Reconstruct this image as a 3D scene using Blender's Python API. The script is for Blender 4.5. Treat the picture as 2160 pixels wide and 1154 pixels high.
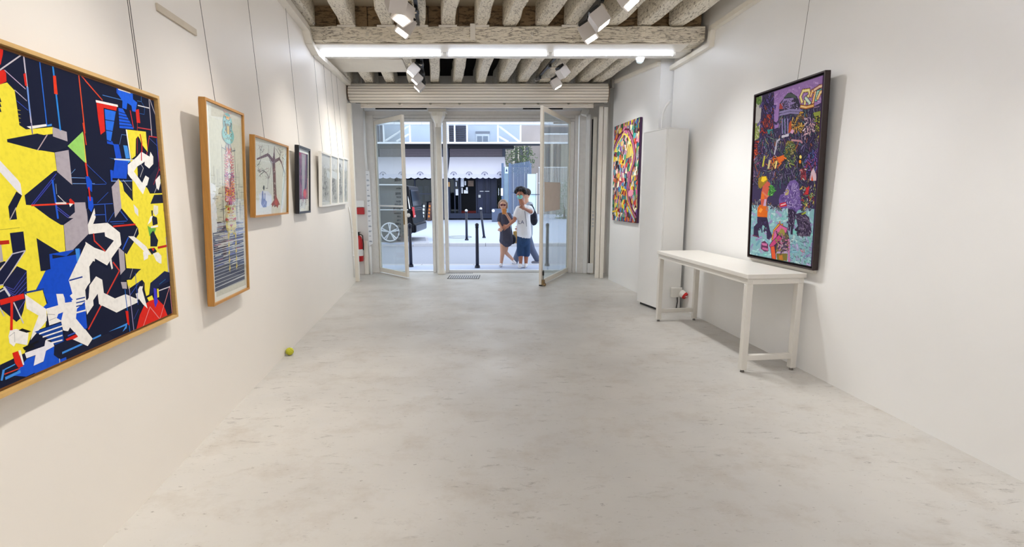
import bpy, bmesh, math, random
from mathutils import Vector, Matrix
from mathutils.geometry import tessellate_polygon
for o in list(bpy.data.objects): bpy.data.objects.remove(o)
SC = bpy.context.scene; COL = SC.collection
V = Vector; R = math.radians; PI = math.pi

# ---------------------------------------------------------------- camera, world, exposure
F, CH, VY = 1030.0, 1.40, 415.0
PITCH = math.atan((577 - VY) / F)
cam = bpy.data.objects.new('camera', bpy.data.cameras.new('camera')); COL.objects.link(cam)
cam.location = (0, 0, CH); cam.rotation_euler = (PI/2 - PITCH, 0, 0)
cam.data.sensor_width = 36; cam.data.lens = F / 2160 * 36; cam.data.clip_start = .02; cam.data.clip_end = 300
SC.camera = cam
SC.view_settings.view_transform = 'Standard'; SC.view_settings.look = 'None'
SC.view_settings.gamma = 1; SC.view_settings.use_curve_mapping = False
SC.view_settings.exposure = 1.0
world = bpy.data.worlds.new('overcast_sky'); SC.world = world; world.use_nodes = True
wn = world.node_tree.nodes; wl = world.node_tree.links
bg = wn['Background']; bg.inputs[0].default_value = (0.80, 0.89, 1.0, 1); bg.inputs[1].default_value = 1.15
SPOT_W, TUBE_E = 11.0, 11.0
SC.cycles.use_denoising = True; SC.cycles.max_bounces = 10; SC.cycles.diffuse_bounces = 6; SC.cycles.transparent_max_bounces = 16
SC.cycles.sample_clamp_indirect = 6

# ---------------------------------------------------------------- pixel -> place helpers (measuring the photograph)
def ray(px, py):
    u = (px - 1080) / F; v = (py - 577) / F
    return V((u, math.cos(PITCH) - v*math.sin(PITCH), -math.sin(PITCH) - v*math.cos(PITCH)))
CAMP = V((0, 0, CH))
def at(px, py, Y): d = ray(px, py); return CAMP + d * (Y / d.y)
def onz(px, py, z): d = ray(px, py); return CAMP + d * ((z - CH) / d.z)
def onplane(px, py, p, n): d = ray(px, py); return CAMP + d * ((p - CAMP).dot(n) / d.dot(n))

# ---------------------------------------------------------------- materials
def lin(c):
    return tuple(((x/255)/12.92 if x/255 <= .04045 else ((x/255+.055)/1.055)**2.4) for x in c)
MATS = {}
def nodes_of(name):
    m = bpy.data.materials.new(name); m.use_nodes = True
    return m, m.node_tree.nodes, m.node_tree.links, m.node_tree.nodes['Principled BSDF']
def mat(name, c, rough=.5, metal=0, var=.06, scale=8, bump=0, spec=.5, stretch=None, trans=0):
    """plain material with a little procedural mottling"""
    if name in MATS: return MATS[name]
    m, n, l, b = nodes_of(name)
    c = lin(c)
    b.inputs['Roughness'].default_value = rough; b.inputs['Metallic'].default_value = metal
    b.inputs['Specular IOR Level'].default_value = spec
    tc = n.new('ShaderNodeTexCoord'); mp = n.new('ShaderNodeMapping')
    if stretch: mp.inputs['Scale'].default_value = stretch
    l.new(tc.outputs['Object'], mp.inputs[0])
    no = n.new('ShaderNodeTexNoise'); no.inputs['Scale'].default_value = scale; no.inputs['Detail'].default_value = 5
    l.new(mp.outputs[0], no.inputs['Vector'])
    mx = n.new('ShaderNodeMix'); mx.data_type = 'RGBA'
    mx.inputs[6].default_value = (*[x*(1-var) for x in c], 1); mx.inputs[7].default_value = (*[min(1, x*(1+var)) for x in c], 1)
    l.new(no.outputs[0], mx.inputs[0]); l.new(mx.outputs[2], b.inputs['Base Color'])
    if bump:
        bp = n.new('ShaderNodeBump'); bp.inputs['Strength'].default_value = bump; bp.inputs['Distance'].default_value = .01
        l.new(no.outputs[0], bp.inputs['Height']); l.new(bp.outputs[0], b.inputs['Normal'])
    if trans: b.inputs['Transmission Weight'].default_value = trans
    MATS[name] = m; return m
def emit(name, c, s):
    if name in MATS: return MATS[name]
    m, n, l, b = nodes_of(name)
    b.inputs['Base Color'].default_value = (*lin(c), 1)
    b.inputs['Emission Color'].default_value = (*lin(c), 1); b.inputs['Emission Strength'].default_value = s
    MATS[name] = m; return m
def glass(name, tint=(1, 1, 1), refl=.9, haze=0, hcol=(200, 210, 215), edge=.92):
    if name in MATS: return MATS[name]
    m, n, l, b = nodes_of(name); n.remove(b); out = n['Material Output']
    t = n.new('ShaderNodeBsdfTransparent'); t.inputs[0].default_value = (*tint, 1)
    g = n.new('ShaderNodeBsdfGlossy'); g.inputs['Roughness'].default_value = .02; g.inputs[0].default_value = (refl, refl, refl, 1)
    lw_ = n.new('ShaderNodeLayerWeight'); lw_.inputs[0].default_value = .5
    pw = n.new('ShaderNodeMath'); pw.operation = 'POWER'; pw.inputs[1].default_value = 5; l.new(lw_.outputs['Facing'], pw.inputs[0])
    fr = n.new('ShaderNodeMath'); fr.operation = 'MULTIPLY_ADD'; fr.inputs[1].default_value = edge; fr.inputs[2].default_value = .03; l.new(pw.outputs[0], fr.inputs[0])
    mx = n.new('ShaderNodeMixShader'); l.new(fr.outputs[0], mx.inputs[0]); l.new(t.outputs[0], mx.inputs[1]); l.new(g.outputs[0], mx.inputs[2])
    last = mx
    if haze:
        d = n.new('ShaderNodeBsdfDiffuse'); d.inputs[0].default_value = (*lin(hcol), 1)
        m2 = n.new('ShaderNodeMixShader'); m2.inputs[0].default_value = haze
        l.new(mx.outputs[0], m2.inputs[1]); l.new(d.outputs[0], m2.inputs[2]); last = m2
    l.new(last.outputs[0], out.inputs[0]); MATS[name] = m; return m
def painted(name='painted_print', rough=.5):
    if name in MATS: return MATS[name]
    m, n, l, b = nodes_of(name)
    a = n.new('ShaderNodeVertexColor'); a.layer_name = 'Col'
    no = n.new('ShaderNodeTexNoise'); no.inputs['Scale'].default_value = 60; no.inputs['Detail'].default_value = 4
    tc = n.new('ShaderNodeTexCoord'); l.new(tc.outputs['Object'], no.inputs['Vector'])
    mx = n.new('ShaderNodeMix'); mx.data_type = 'RGBA'; mx.blend_type = 'MULTIPLY'; mx.inputs[0].default_value = .25
    cr = n.new('ShaderNodeValToRGB'); cr.color_ramp.elements[0].color = (.6, .6, .6, 1); cr.color_ramp.elements[0].position = .3; cr.color_ramp.elements[1].position = .55
    l.new(no.outputs[0], cr.inputs[0]); l.new(a.outputs[0], mx.inputs[6]); l.new(cr.outputs[0], mx.inputs[7])
    l.new(mx.outputs[2], b.inputs['Base Color']); b.inputs['Roughness'].default_value = rough; b.inputs['Specular IOR Level'].default_value = .08
    MATS[name] = m; return m
def wood_old(name, light, dark, stretch, amount=.5):
    """chipped whitewash over dark old timber"""
    if name in MATS: return MATS[name]
    m, n, l, b = nodes_of(name)
    tc = n.new('ShaderNodeTexCoord'); mp = n.new('ShaderNodeMapping'); mp.inputs['Scale'].default_value = stretch
    l.new(tc.outputs['Object'], mp.inputs[0])
    n1 = n.new('ShaderNodeTexNoise'); n1.inputs['Scale'].default_value = 14; n1.inputs['Detail'].default_value = 8; n1.inputs['Roughness'].default_value = .7
    l.new(mp.outputs[0], n1.inputs['Vector'])
    n2 = n.new('ShaderNodeTexNoise'); n2.inputs['Scale'].default_value = 2.5; n2.inputs['Detail'].default_value = 3
    l.new(tc.outputs['Object'], n2.inputs['Vector'])
    vo = n.new('ShaderNodeTexVoronoi'); vo.feature = 'DISTANCE_TO_EDGE'; vo.inputs['Scale'].default_value = 7
    wob = n.new('ShaderNodeMix'); wob.data_type = 'VECTOR'; wob.inputs[0].default_value = .12
    l.new(mp.outputs[0], wob.inputs[4]); l.new(n1.outputs[1], wob.inputs[5]); l.new(wob.outputs[1], vo.inputs['Vector'])
    r1 = n.new('ShaderNodeValToRGB'); r1.color_ramp.elements[0].position = .57 - .06*amount; r1.color_ramp.elements[1].position = .66 - .06*amount
    l.new(n1.outputs[0], r1.inputs[0])
    r2 = n.new('ShaderNodeMapRange'); r2.inputs[1].default_value = .0; r2.inputs[2].default_value = .03; r2.inputs[3].default_value = 1; r2.inputs[4].default_value = 0
    l.new(vo.outputs[0], r2.inputs[0])
    r3 = n.new('ShaderNodeMath'); r3.operation = 'MULTIPLY'
    r4 = n.new('ShaderNodeMapRange'); r4.inputs[1].default_value = .45; r4.inputs[2].default_value = .6
    l.new(n2.outputs[0], r4.inputs[0]); l.new(r2.outputs[0], r3.inputs[0]); l.new(r4.outputs[0], r3.inputs[1])
    mxx = n.new('ShaderNodeMath'); mxx.operation = 'MAXIMUM'
    mul = n.new('ShaderNodeMath'); mul.operation = 'MULTIPLY'; mul.inputs[1].default_value = .75
    l.new(r1.outputs[0], mul.inputs[0]); l.new(mul.outputs[0], mxx.inputs[0]); l.new(r3.outputs[0], mxx.inputs[1])
    mx = n.new('ShaderNodeMix'); mx.data_type = 'RGBA'; mx.inputs[6].default_value = (*lin(light), 1); mx.inputs[7].default_value = (*lin(dark), 1)
    l.new(mxx.outputs[0], mx.inputs[0]); l.new(mx.outputs[2], b.inputs['Base Color']); b.inputs['Roughness'].default_value = .7
    bp = n.new('ShaderNodeBump'); bp.inputs['Strength'].default_value = .6; bp.inputs['Distance'].default_value = .012; bp.invert = True
    l.new(mxx.outputs[0], bp.inputs['Height']); l.new(bp.outputs[0], b.inputs['Normal'])
    MATS[name] = m; return m
def concrete():
    m, n, l, b = nodes_of('polished_concrete')
    tc = n.new('ShaderNodeTexCoord')
    def noise(sc, det, st=(1, 1, 1), rough=.6, dist=0):
        mp = n.new('ShaderNodeMapping'); mp.inputs['Scale'].default_value = st; l.new(tc.outputs['Object'], mp.inputs[0])
        x = n.new('ShaderNodeTexNoise'); x.inputs['Scale'].default_value = sc; x.inputs['Detail'].default_value = det
        x.inputs['Roughness'].default_value = rough; x.inputs['Distortion'].default_value = dist
        l.new(mp.outputs[0], x.inputs['Vector']); return x
    def rng(x, a, c, lo=0, hi=1):
        r = n.new('ShaderNodeMapRange'); r.inputs[1].default_value = a; r.inputs[2].default_value = c; r.inputs[3].default_value = lo; r.inputs[4].default_value = hi
        l.new(x.outputs[0], r.inputs[0]); return r
    def mix(fac, A, Bc, f=None):
        x = n.new('ShaderNodeMix'); x.data_type = 'RGBA'
        if f is None: l.new(fac.outputs[0], x.inputs[0])
        if isinstance(A, tuple): x.inputs[6].default_value = (*lin(A), 1)
        else: l.new(A.outputs[2], x.inputs[6])
        x.inputs[7].default_value = (*lin(Bc), 1); return x
    big = rng(noise(.55, 4), .38, .62); c1 = mix(big, (203, 199, 192), (191, 188, 183))
    med = rng(noise(2.6, 8, (1, 1.2, 1), .72), .5, .74, 0, .5); c2 = mix(med, c1, (166, 153, 137))
    med2 = rng(noise(3.1, 6, (1, 1.5, 1), .7), .56, .72, 0, .5); c3 = mix(med2, c2, (200, 198, 195))
    # scuffs: sparse dark short marks
    sc = rng(noise(7.5, 9, (.8, 2.6, 1), .78, .4), .565, .68, 0, .75); msk = rng(noise(.8, 3), .38, .60)
    mu = n.new('ShaderNodeMath'); mu.operation = 'MULTIPLY'; l.new(sc.outputs[0], mu.inputs[0]); l.new(msk.outputs[0], mu.inputs[1])
    c4 = mix(mu, c3, (104, 95, 86))
    sp = rng(noise(26, 4, (.8, 1.6, 1), .7), .63, .72, 0, .6); c5 = mix(sp, c4, (104, 95, 88))
    l.new(c5.outputs[2], b.inputs['Base Color'])
    ro = rng(noise(2.2, 5), .35, .65, .36, .55); l.new(ro.outputs[0], b.inputs['Roughness'])
    bp = n.new('ShaderNodeBump'); bp.inputs['Strength'].default_value = .12; bp.inputs['Distance'].default_value = .01
    nn = noise(9, 6); l.new(nn.outputs[0], bp.inputs['Height']); l.new(bp.outputs[0], b.inputs['Normal'])
    b.inputs['Specular IOR Level'].default_value = .4
    return m
M_WALL = mat('white_wall_paint', (235, 234, 232), .42, var=.02, scale=2.5, bump=.03, spec=.35)
M_WALL_L = mat('warm_white_wall_paint', (234, 228, 219), .5, var=.02, scale=2.5, bump=.03, spec=.4)
M_TRIM = mat('cream_gloss_paint', (236, 230, 218), .4, var=.05, scale=14)
M_TRIMG = mat('worn_grey_white_paint', (230, 227, 223), .5, var=.09, scale=18, bump=.1)
M_WHITE = mat('white_lacquer', (240, 240, 238), .35, var=.015)
M_TABLE = mat('off_white_table_paint', (222, 218, 210), .4, var=.025, scale=10)
M_BLACK = mat('black_plastic', (18, 18, 20), .4, var=.1)
M_OAK = mat('oak_wood', (188, 134, 62), .45, var=.22, scale=10, stretch=(12, 12, .8), bump=.08)
M_OAKP = mat('pale_oak_wood', (205, 166, 102), .45, var=.16, scale=10, stretch=(2, 2, 9), bump=.06)
M_DARKWOOD = mat('dark_stained_wood', (44, 28, 26), .45, var=.2, scale=12)
M_SPOT = mat('spotlight_grey_white', (205, 198, 192), .5, var=.03)
M_GLASSD = glass('door_glass', (.90, .93, .93), haze=.20, hcol=(214, 226, 232))  # diffuse haze stands in for pale reflections across the door panes
M_GLASSP = glass('picture_glass', (.98, .99, .98), refl=.95, edge=.42)
M_STEELW = mat('white_painted_steel', (238, 240, 243), .45, var=.03)
M_NAVY = mat('navy_painted_timber', (26, 36, 62), .4, var=.15)
M_SHUT = mat('shutter_paint', (228, 220, 207), .45, var=.06, scale=5, stretch=(.5, 4, 20))

# ---------------------------------------------------------------- mesh builder
def org(o):
    v = V((0, 0, 0))
    while o: v = v + o.location; o = o.parent
    return v
class MB:
    def __init__(s): s.v = []; s.f = []; s.c = None; s.cf = []
    def add(s, vs, fs, col=None):
        b = len(s.v); s.v += [V(v) for v in vs]; s.f += [tuple(i+b for i in f) for f in fs]; s.cf += [col]*len(fs); return s
    def hexa(s, p):  # 8 corners: bottom ring 0-3, top ring 4-7
        return s.add(p, [(3, 2, 1, 0), (4, 5, 6, 7), (0, 1, 5, 4), (1, 2, 6, 5), (2, 3, 7, 6), (3, 0, 4, 7)])
    def box(s, lo, hi):
        (a, b, c), (d, e, f) = lo, hi
        return s.hexa([(a, b, c), (d, b, c), (d, e, c), (a, e, c), (a, b, f), (d, b, f), (d, e, f), (a, e, f)])
    def obox(s, o, X, Y, Z, lo, hi):  # box in a frame o + x X + y Y + z Z
        b0 = len(s.v); s.box(lo, hi)
        for i in range(b0, len(s.v)): x, y, z = s.v[i]; s.v[i] = o + X*x + Y*y + Z*z
        return s
    def cyl(s, p0, p1, r0, r1=None, n=12, caps=True, rings=None):
        p0, p1 = V(p0), V(p1); r1 = r0 if r1 is None else r1
        return s.tube([p0, p1], [r0, r1], n, caps)
    def tube(s, pts, rs, n=10, caps=True):
        pts = [V(p) for p in pts]
        if not hasattr(rs, '__len__'): rs = [rs]*len(pts)
        vs, fs = [], []; up = None
        for i, p in enumerate(pts):
            d = (pts[min(i+1, len(pts)-1)] - pts[max(i-1, 0)]).normalized()
            if up is None: up = V((0, 0, 1)) if abs(d.z) < .9 else V((1, 0, 0))
            a = d.cross(up).normalized(); b = a.cross(d).normalized(); up = b
            for k in range(n):
                t = 2*PI*k/n; vs.append(p + a*math.cos(t)*rs[i] + b*math.sin(t)*rs[i])
        for i in range(len(pts)-1):
            for k in range(n):
                fs.append((i*n+k, i*n+(k+1) % n, (i+1)*n+(k+1) % n, (i+1)*n+k))
        if caps: fs.append(tuple(range(n))[::-1]); fs.append(tuple(range((len(pts)-1)*n, len(pts)*n)))
        return s.add(vs, fs)
    def ball(s, c, r, n=12, m=8, sc=(1, 1, 1), rot=None):
        c = V(c); vs = []; fs = []
        for i in range(m+1):
            th = PI*i/m
            for k in range(n):
                ph = 2*PI*k/n; q = V((math.sin(th)*math.cos(ph)*r*sc[0], math.sin(th)*math.sin(ph)*r*sc[1], math.cos(th)*r*sc[2]))
                if rot: q = rot @ q
                vs.append(c + q)
        for i in range(m):
            for k in range(n): fs.append((i*n+k, (i+1)*n+k, (i+1)*n+(k+1) % n, i*n+(k+1) % n))
        return s.add(vs, fs)
    def prism(s, poly, d):  # polygon of 3-D points pushed along d
        d = V(d); p = [V(q) for q in poly]; n = len(p)
        return s.add(p + [q+d for q in p], [tuple(range(n))[::-1], tuple(range(n, 2*n))] + [(i, (i+1) % n, n+(i+1) % n, n+i) for i in range(n)])
    def build(s, name, m, parent=None, smooth=False, bevel=0, seg=2):
        o3 = org(parent) if parent else V((0, 0, 0))
        me = bpy.data.meshes.new(name); me.from_pydata([v - o3 for v in s.v], [], s.f)
        if any(c is not None for c in s.cf):
            at_ = me.color_attributes.new('Col', 'FLOAT_COLOR', 'CORNER'); i = 0; buf = []
            for f, c in zip(s.f, s.cf): buf += [*(c or (1, 1, 1)), 1.0]*len(f)
            at_.data.foreach_set('color', buf)
        else:
            bm = bmesh.new(); bm.from_mesh(me); bmesh.ops.remove_doubles(bm, verts=bm.verts, dist=1e-6)
            bmesh.ops.recalc_face_normals(bm, faces=bm.faces); bm.to_mesh(me); bm.free()
        if smooth:
            me.polygons.foreach_set('use_smooth', [True]*len(me.polygons))
        me.materials.append(m); o = bpy.data.objects.new(name, me); COL.objects.link(o)
        if parent: o.parent = parent
        if bevel:
            b = o.modifiers.new('edge', 'BEVEL'); b.width = bevel; b.segments = seg; b.limit_method = 'ANGLE'
        return o
def tag(o, label=None, cat=None, group=None, kind=None):
    if label: o['label'] = label
    if cat: o['category'] = cat
    if group: o['group'] = group
    if kind: o['kind'] = kind
    return o
def thing(name, loc, label, cat, group=None):
    o = bpy.data.objects.new(name, None); COL.objects.link(o); o.location = loc; o.empty_display_size = .1
    return tag(o, label, cat, group)
def struct(o, label=None): return tag(o, label, None, None, 'structure')
def box(name, lo, hi, m, parent=None, bevel=0): return MB().box(lo, hi).build(name, m, parent, bevel=bevel)
def remesh(o, vox, smooth=3):
    r = o.modifiers.new('body', 'REMESH'); r.mode = 'VOXEL'; r.voxel_size = vox; r.use_smooth_shade = True
    if smooth: s_ = o.modifiers.new('soft', 'SMOOTH'); s_.iterations = smooth; s_.factor = .5
    return o
def text_mesh(body, size, origin, X, Y, N, m, name, parent, mirror=False, align='LEFT'):
    cu = bpy.data.curves.new('lettering', 'FONT'); cu.body = body; cu.size = size; cu.align_x = align; cu.resolution_u = 2
    t = bpy.data.objects.new('lettering', cu); COL.objects.link(t)
    bpy.context.view_layer.update()
    me = bpy.data.meshes.new_from_object(t.evaluated_get(bpy.context.evaluated_depsgraph_get()))
    bpy.data.objects.remove(t); bpy.data.curves.remove(cu)
    o3 = org(parent) if parent else V((0, 0, 0)); sx = -1 if mirror else 1
    for v in me.vertices: v.co = origin + X*(v.co.x*sx) + Y*v.co.y + N*.0015 - o3
    me.name = name; me.materials.clear(); me.materials.append(m)
    o = bpy.data.objects.new(name, me); COL.objects.link(o); o.parent = parent
    return o

# ================================================================ ROOM SHELL
LA, LB = V((-1.657, 1.779, 0)), V((-2.585, 7.899, 0)); LD = (LB-LA).normalized(); LN = V((LD.y, -LD.x, 0))     # left wall line, normal into room
RA, RB = V((2.538, 2.23, 0)), V((2.398, 3.569, 0)); RD = (RB-RA).normalized(); RN = V((-RD.y, RD.x, 0))          # near right wall
QA, QB = V((1.772, 7.476, 0)), V((1.645, 8.272, 0)); QD = (QB-QA).normalized(); QN = V((-QD.y, QD.x, 0))        # far right wall
def lx(Y): return LA.x + LD.x/LD.y*(Y-LA.y)
def rx(Y): return RA.x + RD.x/RD.y*(Y-RA.y)
def qx(Y): return QA.x + QD.x/QD.y*(Y-QA.y)
ZT = 3.50; Y0 = -3.2; YF = 9.0; YJ = 6.6
def slab(name, a, b, n, z0, z1, m, t=.2):
    a = V((a[0], a[1], 0)); b = V((b[0], b[1], 0)); nn = -n*t
    return struct(MB().hexa([a+V((0, 0, z0)), b+V((0, 0, z0)), b+nn+V((0, 0, z0)), a+nn+V((0, 0, z0)),
                      a+V((0, 0, z1)), b+V((0, 0, z1)), b+nn+V((0, 0, z1)), a+nn+V((0, 0, z1))]).build(name, m))
slab('wall_left', (lx(Y0), Y0), (lx(8.22), 8.22), LN, -.1, ZT, M_WALL_L)
w = MB()
for (a, b, n) in (((rx(Y0), Y0), (rx(YJ), YJ), RN), ((qx(YJ), YJ), (qx(8.25), 8.25), QN)):
    a = V((*a, 0)); b = V((*b, 0)); nn = -n*.35
    w.hexa([a+V((0, 0, -.1)), b+V((0, 0, -.1)), b+nn+V((0, 0, -.1)), a+nn+V((0, 0, -.1)), a+V((0, 0, ZT)), b+V((0, 0, ZT)), b+nn+V((0, 0, ZT)), a+nn+V((0, 0, ZT))])
struct(w.build('wall_right', M_WALL))
struct(box('wall_back', (-1.2, Y0-.2, -.1), (3.3, Y0, ZT), M_WALL))
struct(MB().prism([(lx(Y0)-.3, Y0-.2, 0), (rx(Y0)+.3, Y0-.2, 0), (rx(6.6)+.3, 6.6, 0), (1.75, 9.0, 0), (1.75, 9.32, 0), (-3.05, 9.32, 0), (-3.05, 9.0, 0), (lx(7)-.3, 7, 0)], (0, 0, -.12)).build('floor', concrete()))

# ---- ceiling: plaster slab, two beams, joists, wedges and infill boards
M_PLAS = mat('ceiling_plaster', (205, 194, 172), .8, var=.08, scale=4)
M_JOIST = wood_old('whitewashed_joist', (242, 235, 220), (104, 86, 68), (4.2, 1.5, 4.2), .42)
M_BEAM = wood_old('whitewashed_beam', (240, 231, 212), (96, 76, 56), (.9, 4.5, 5.5), .62)
M_INF = wood_old('bare_infill_timber', (164, 138, 104), (70, 52, 38), (.8, 3, 3), .8)
ceil = struct(MB().prism([(lx(Y0)-.3, Y0-.2, ZT), (rx(Y0)+.35, Y0-.2, ZT), (rx(6.6)+.35, 6.6, ZT), (1.95, 7.3, ZT), (-3.0, 7.3, ZT)], (0, 0, .15)).build('ceiling', M_PLAS))
M_SHADE = mat('shade_dark_plaster', (96, 92, 92), .9, var=.2, scale=3)  # shade of the deep recess put into a dark plaster colour
MB().box((-3.2, 7.2, 4.4), (2.2, 9.4, 4.5)).box((-3.2, 7.2, ZT+.151), (2.2, 7.3, 4.399)).box((-3.2, 9.3, ZT+.001), (2.2, 9.4, 4.399)).box((-3.2, 7.301, ZT+.001), (-3.0, 9.299, 4.399)).box((2.0, 7.301, ZT+.001), (2.2, 9.299, 4.399)).build('deep_shade_cavity', M_SHADE, ceil)  # cavity raised above the slab so the joist gaps fall dark
random.seed(7)
def joist(name, xa, ya, yb, zb, wdt, h, slope, m, seed):
    rnd = random.Random(seed); mb = MB(); N = max(4, int((yb-ya)/.22)); vs = []; fs = []
    prof = [(-.5, .1), (-.42, 0), (.42, 0), (.5, .1), (.5, 1), (-.5, 1)]
    for i in range(N+1):
        t = i/N; y = ya+(yb-ya)*t; cx = xa + slope*(y-ya) + rnd.uniform(-.008, .008); ww = wdt*(1+rnd.uniform(-.07, .07)); dz = rnd.uniform(-.008, .008)
        for (u, v) in prof: vs.append((cx+u*ww+(rnd.uniform(-.004, .004)), y, zb+dz*(1-v)+v*h))
    P = len(prof)
    for i in range(N):
        for k in range(P): fs.append((i*P+k, i*P+(k+1) % P, (i+1)*P+(k+1) % P, (i+1)*P+k))
    fs += [tuple(range(P)), tuple(range(N*P, (N+1)*P))[::-1]]
    return mb.add(vs, fs).build(name, m, ceil)
JW = [.17, .165, .15, .13, .15, .145, .15, .155, .145, .17, .15, .17]
for i, px in enumerate([648, 731, 815, 884, 945, 1013, 1075, 1145, 1204, 1291, 1362, 1428]):
    x = (px-1080)*5.36/F; xe = x - (-.165)*(5.75+3.2)
    joist('joist', xe, Y0, 5.76, 3.262, JW[i], .238, -.165, M_JOIST, i)
    if i in (1, 2, 3, 4, 5, 8): box('packing_wedge', (x-.10, 5.70, 3.236), (x+.10, 5.80, 3.258), M_TRIM, ceil)
for i, px in enumerate([730, 776, 821, 869, 918, 966, 1015, 1063, 1105, 1150, 1194, 1235, 1268]):
    x = (px-1080)*7.63/F; xe = x + .15*(8.0-6.3)
    joist('joist', xe, 6.3, 8.9, 3.185, .145, .315, -.15, M_JOIST, 40+i)
# the big beam in front and the plastered one behind it
def beam(name, y0, y1, z0, z1, x0, x1, m, seed, amp):
    rnd = random.Random(seed); N = 40; vs = []; fs = []; prof = [(0, .12), (.1, .0), (.9, 0), (1, .1), (1, 1), (.1, 1), (0, .9)]
    for i in range(N+1):
        x = x0+(x1-x0)*i/N; dy = rnd.uniform(-amp, amp); dz = rnd.uniform(-amp, amp)
        for u, v in prof: vs.append((x, y0+u*(y1-y0)+dy*(1-u), z0+v*(z1-z0)+dz*(1 if v in (0, .12) else .4)))
    P = len(prof)
    for i in range(N):
        for k in range(P): fs.append((i*P+k, i*P+(k+1) % P, (i+1)*P+(k+1) % P, (i+1)*P+k))
    fs += [tuple(range(P)), tuple(range(N*P, (N+1)*P))[::-1]]
    return MB().add(vs, fs).build(name, m, ceil)
beam('main_beam', 5.70, 6.02, 3.085, 3.255, -2.3, 2.12, M_BEAM, 3, .010)
beam('rear_beam', 6.03, 6.36, 3.075, 3.40, -2.36, 2.1, mat('beam_plaster', (222, 218, 210), .6, var=.06, scale=9, bump=.15), 5, .003)
box('beam_lining_board', (-2.22, 5.74, 3.066), (1.96, 6.02, 3.08), M_TRIM, ceil, .003)
x0 = -2.3
for i in range(13):
    x1 = -2.3 + (i+1)*.34
    box('infill_board', (x0+.004, 5.83+.01*(i % 3), 3.255), (x1-.004, 5.87+.01*(i % 3), ZT), M_INF, ceil); x0 = x1
# flat plasterboard soffit over part of the rear bay
MB().prism([onz(668, 120, 3.17), onz(848, 126, 3.17), onz(860, 152, 3.17), onz(700, 152, 3.17)], (0, 0, .015)).build('soffit_panel', M_TRIM, ceil)
MB().box((-.135+at(999, 80, 5.69).x+.10, 5.672, 3.10), (at(999, 80, 5.69).x+.02, 5.692, 3.262)).build('beam_bracket', M_TRIM, ceil)
for hx in (773, 1121): MB().tube([at(hx, 68, 5.69), at(hx, 74, 5.66), at(hx+3, 76, 5.66), at(hx+3, 68, 5.69)], .006, 6).build('iron_hook', M_TRIM, ceil)

# ---- cornices (trims stepping under the beam)
def along(n, base, d, pts, w_, h_, m, label=None):
    """moulding swept along (s, z) points on a wall: base + d*s, standing w_ off the wall"""
    nn = V((d.y, -d.x, 0)) if base is LA else V((-d.y, d.x, 0)); mb = MB()
    for (s0, z0), (s1, z1) in zip(pts, pts[1:]):
        e = V((s1-s0, z1-z0)).normalized(); q = V((-e.y, e.x))*h_/2; c = []
        for (s_, z_) in ((s0, z0), (s1, z1)):
            s_ += (e.x*h_*.3 if s_ == s1 else -e.x*h_*.3); z_ += (e.y*h_*.3 if (s_, z_)[1] == z1 else -e.y*h_*.3)
            c.append(((s_+q.x, z_+q.y), (s_-q.x, z_-q.y)))
        P = lambda t, o: base + d*t[0] + V((0, 0, t[1])) + nn*o
        mb.hexa([P(c[0][1], .001), P(c[1][1], .001), P(c[1][1], w_), P(c[0][1], w_), P(c[0][0], .001), P(c[1][0], .001), P(c[1][0], w_), P(c[0][0], w_)])
    return struct(mb.build(n, m))
sL = lambda Y: (Y-LA.y)/LD.y
sR = lambda Y: (Y-RA.y)/RD.y
sQ = lambda Y: (Y-QA.y)/QD.y
along('trim_1', LA, LD, [(sL(Y0), 3.165), (sL(5.52), 3.165), (sL(5.62), 3.06), (sL(5.9), 3.02), (sL(6.4), 3.05), (sL(8.0), 3.15)], .075, .055, M_TRIM)
along('trim_2', RA, RD, [(sR(Y0), 3.19), (sR(5.60), 3.19), (sR(5.62), 3.03), (sR(6.59), 3.03)], .06, .05, M_TRIM)
along('trim_3', LA, LD, [(sL(Y0), 3.235), (sL(5.6), 3.235)], .04, .03, M_TRIM)
along('trim_4', QA, QD, [(sQ(6.62), 3.09), (sQ(8.1), 3.20)], .05, .05, M_TRIM)

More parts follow.
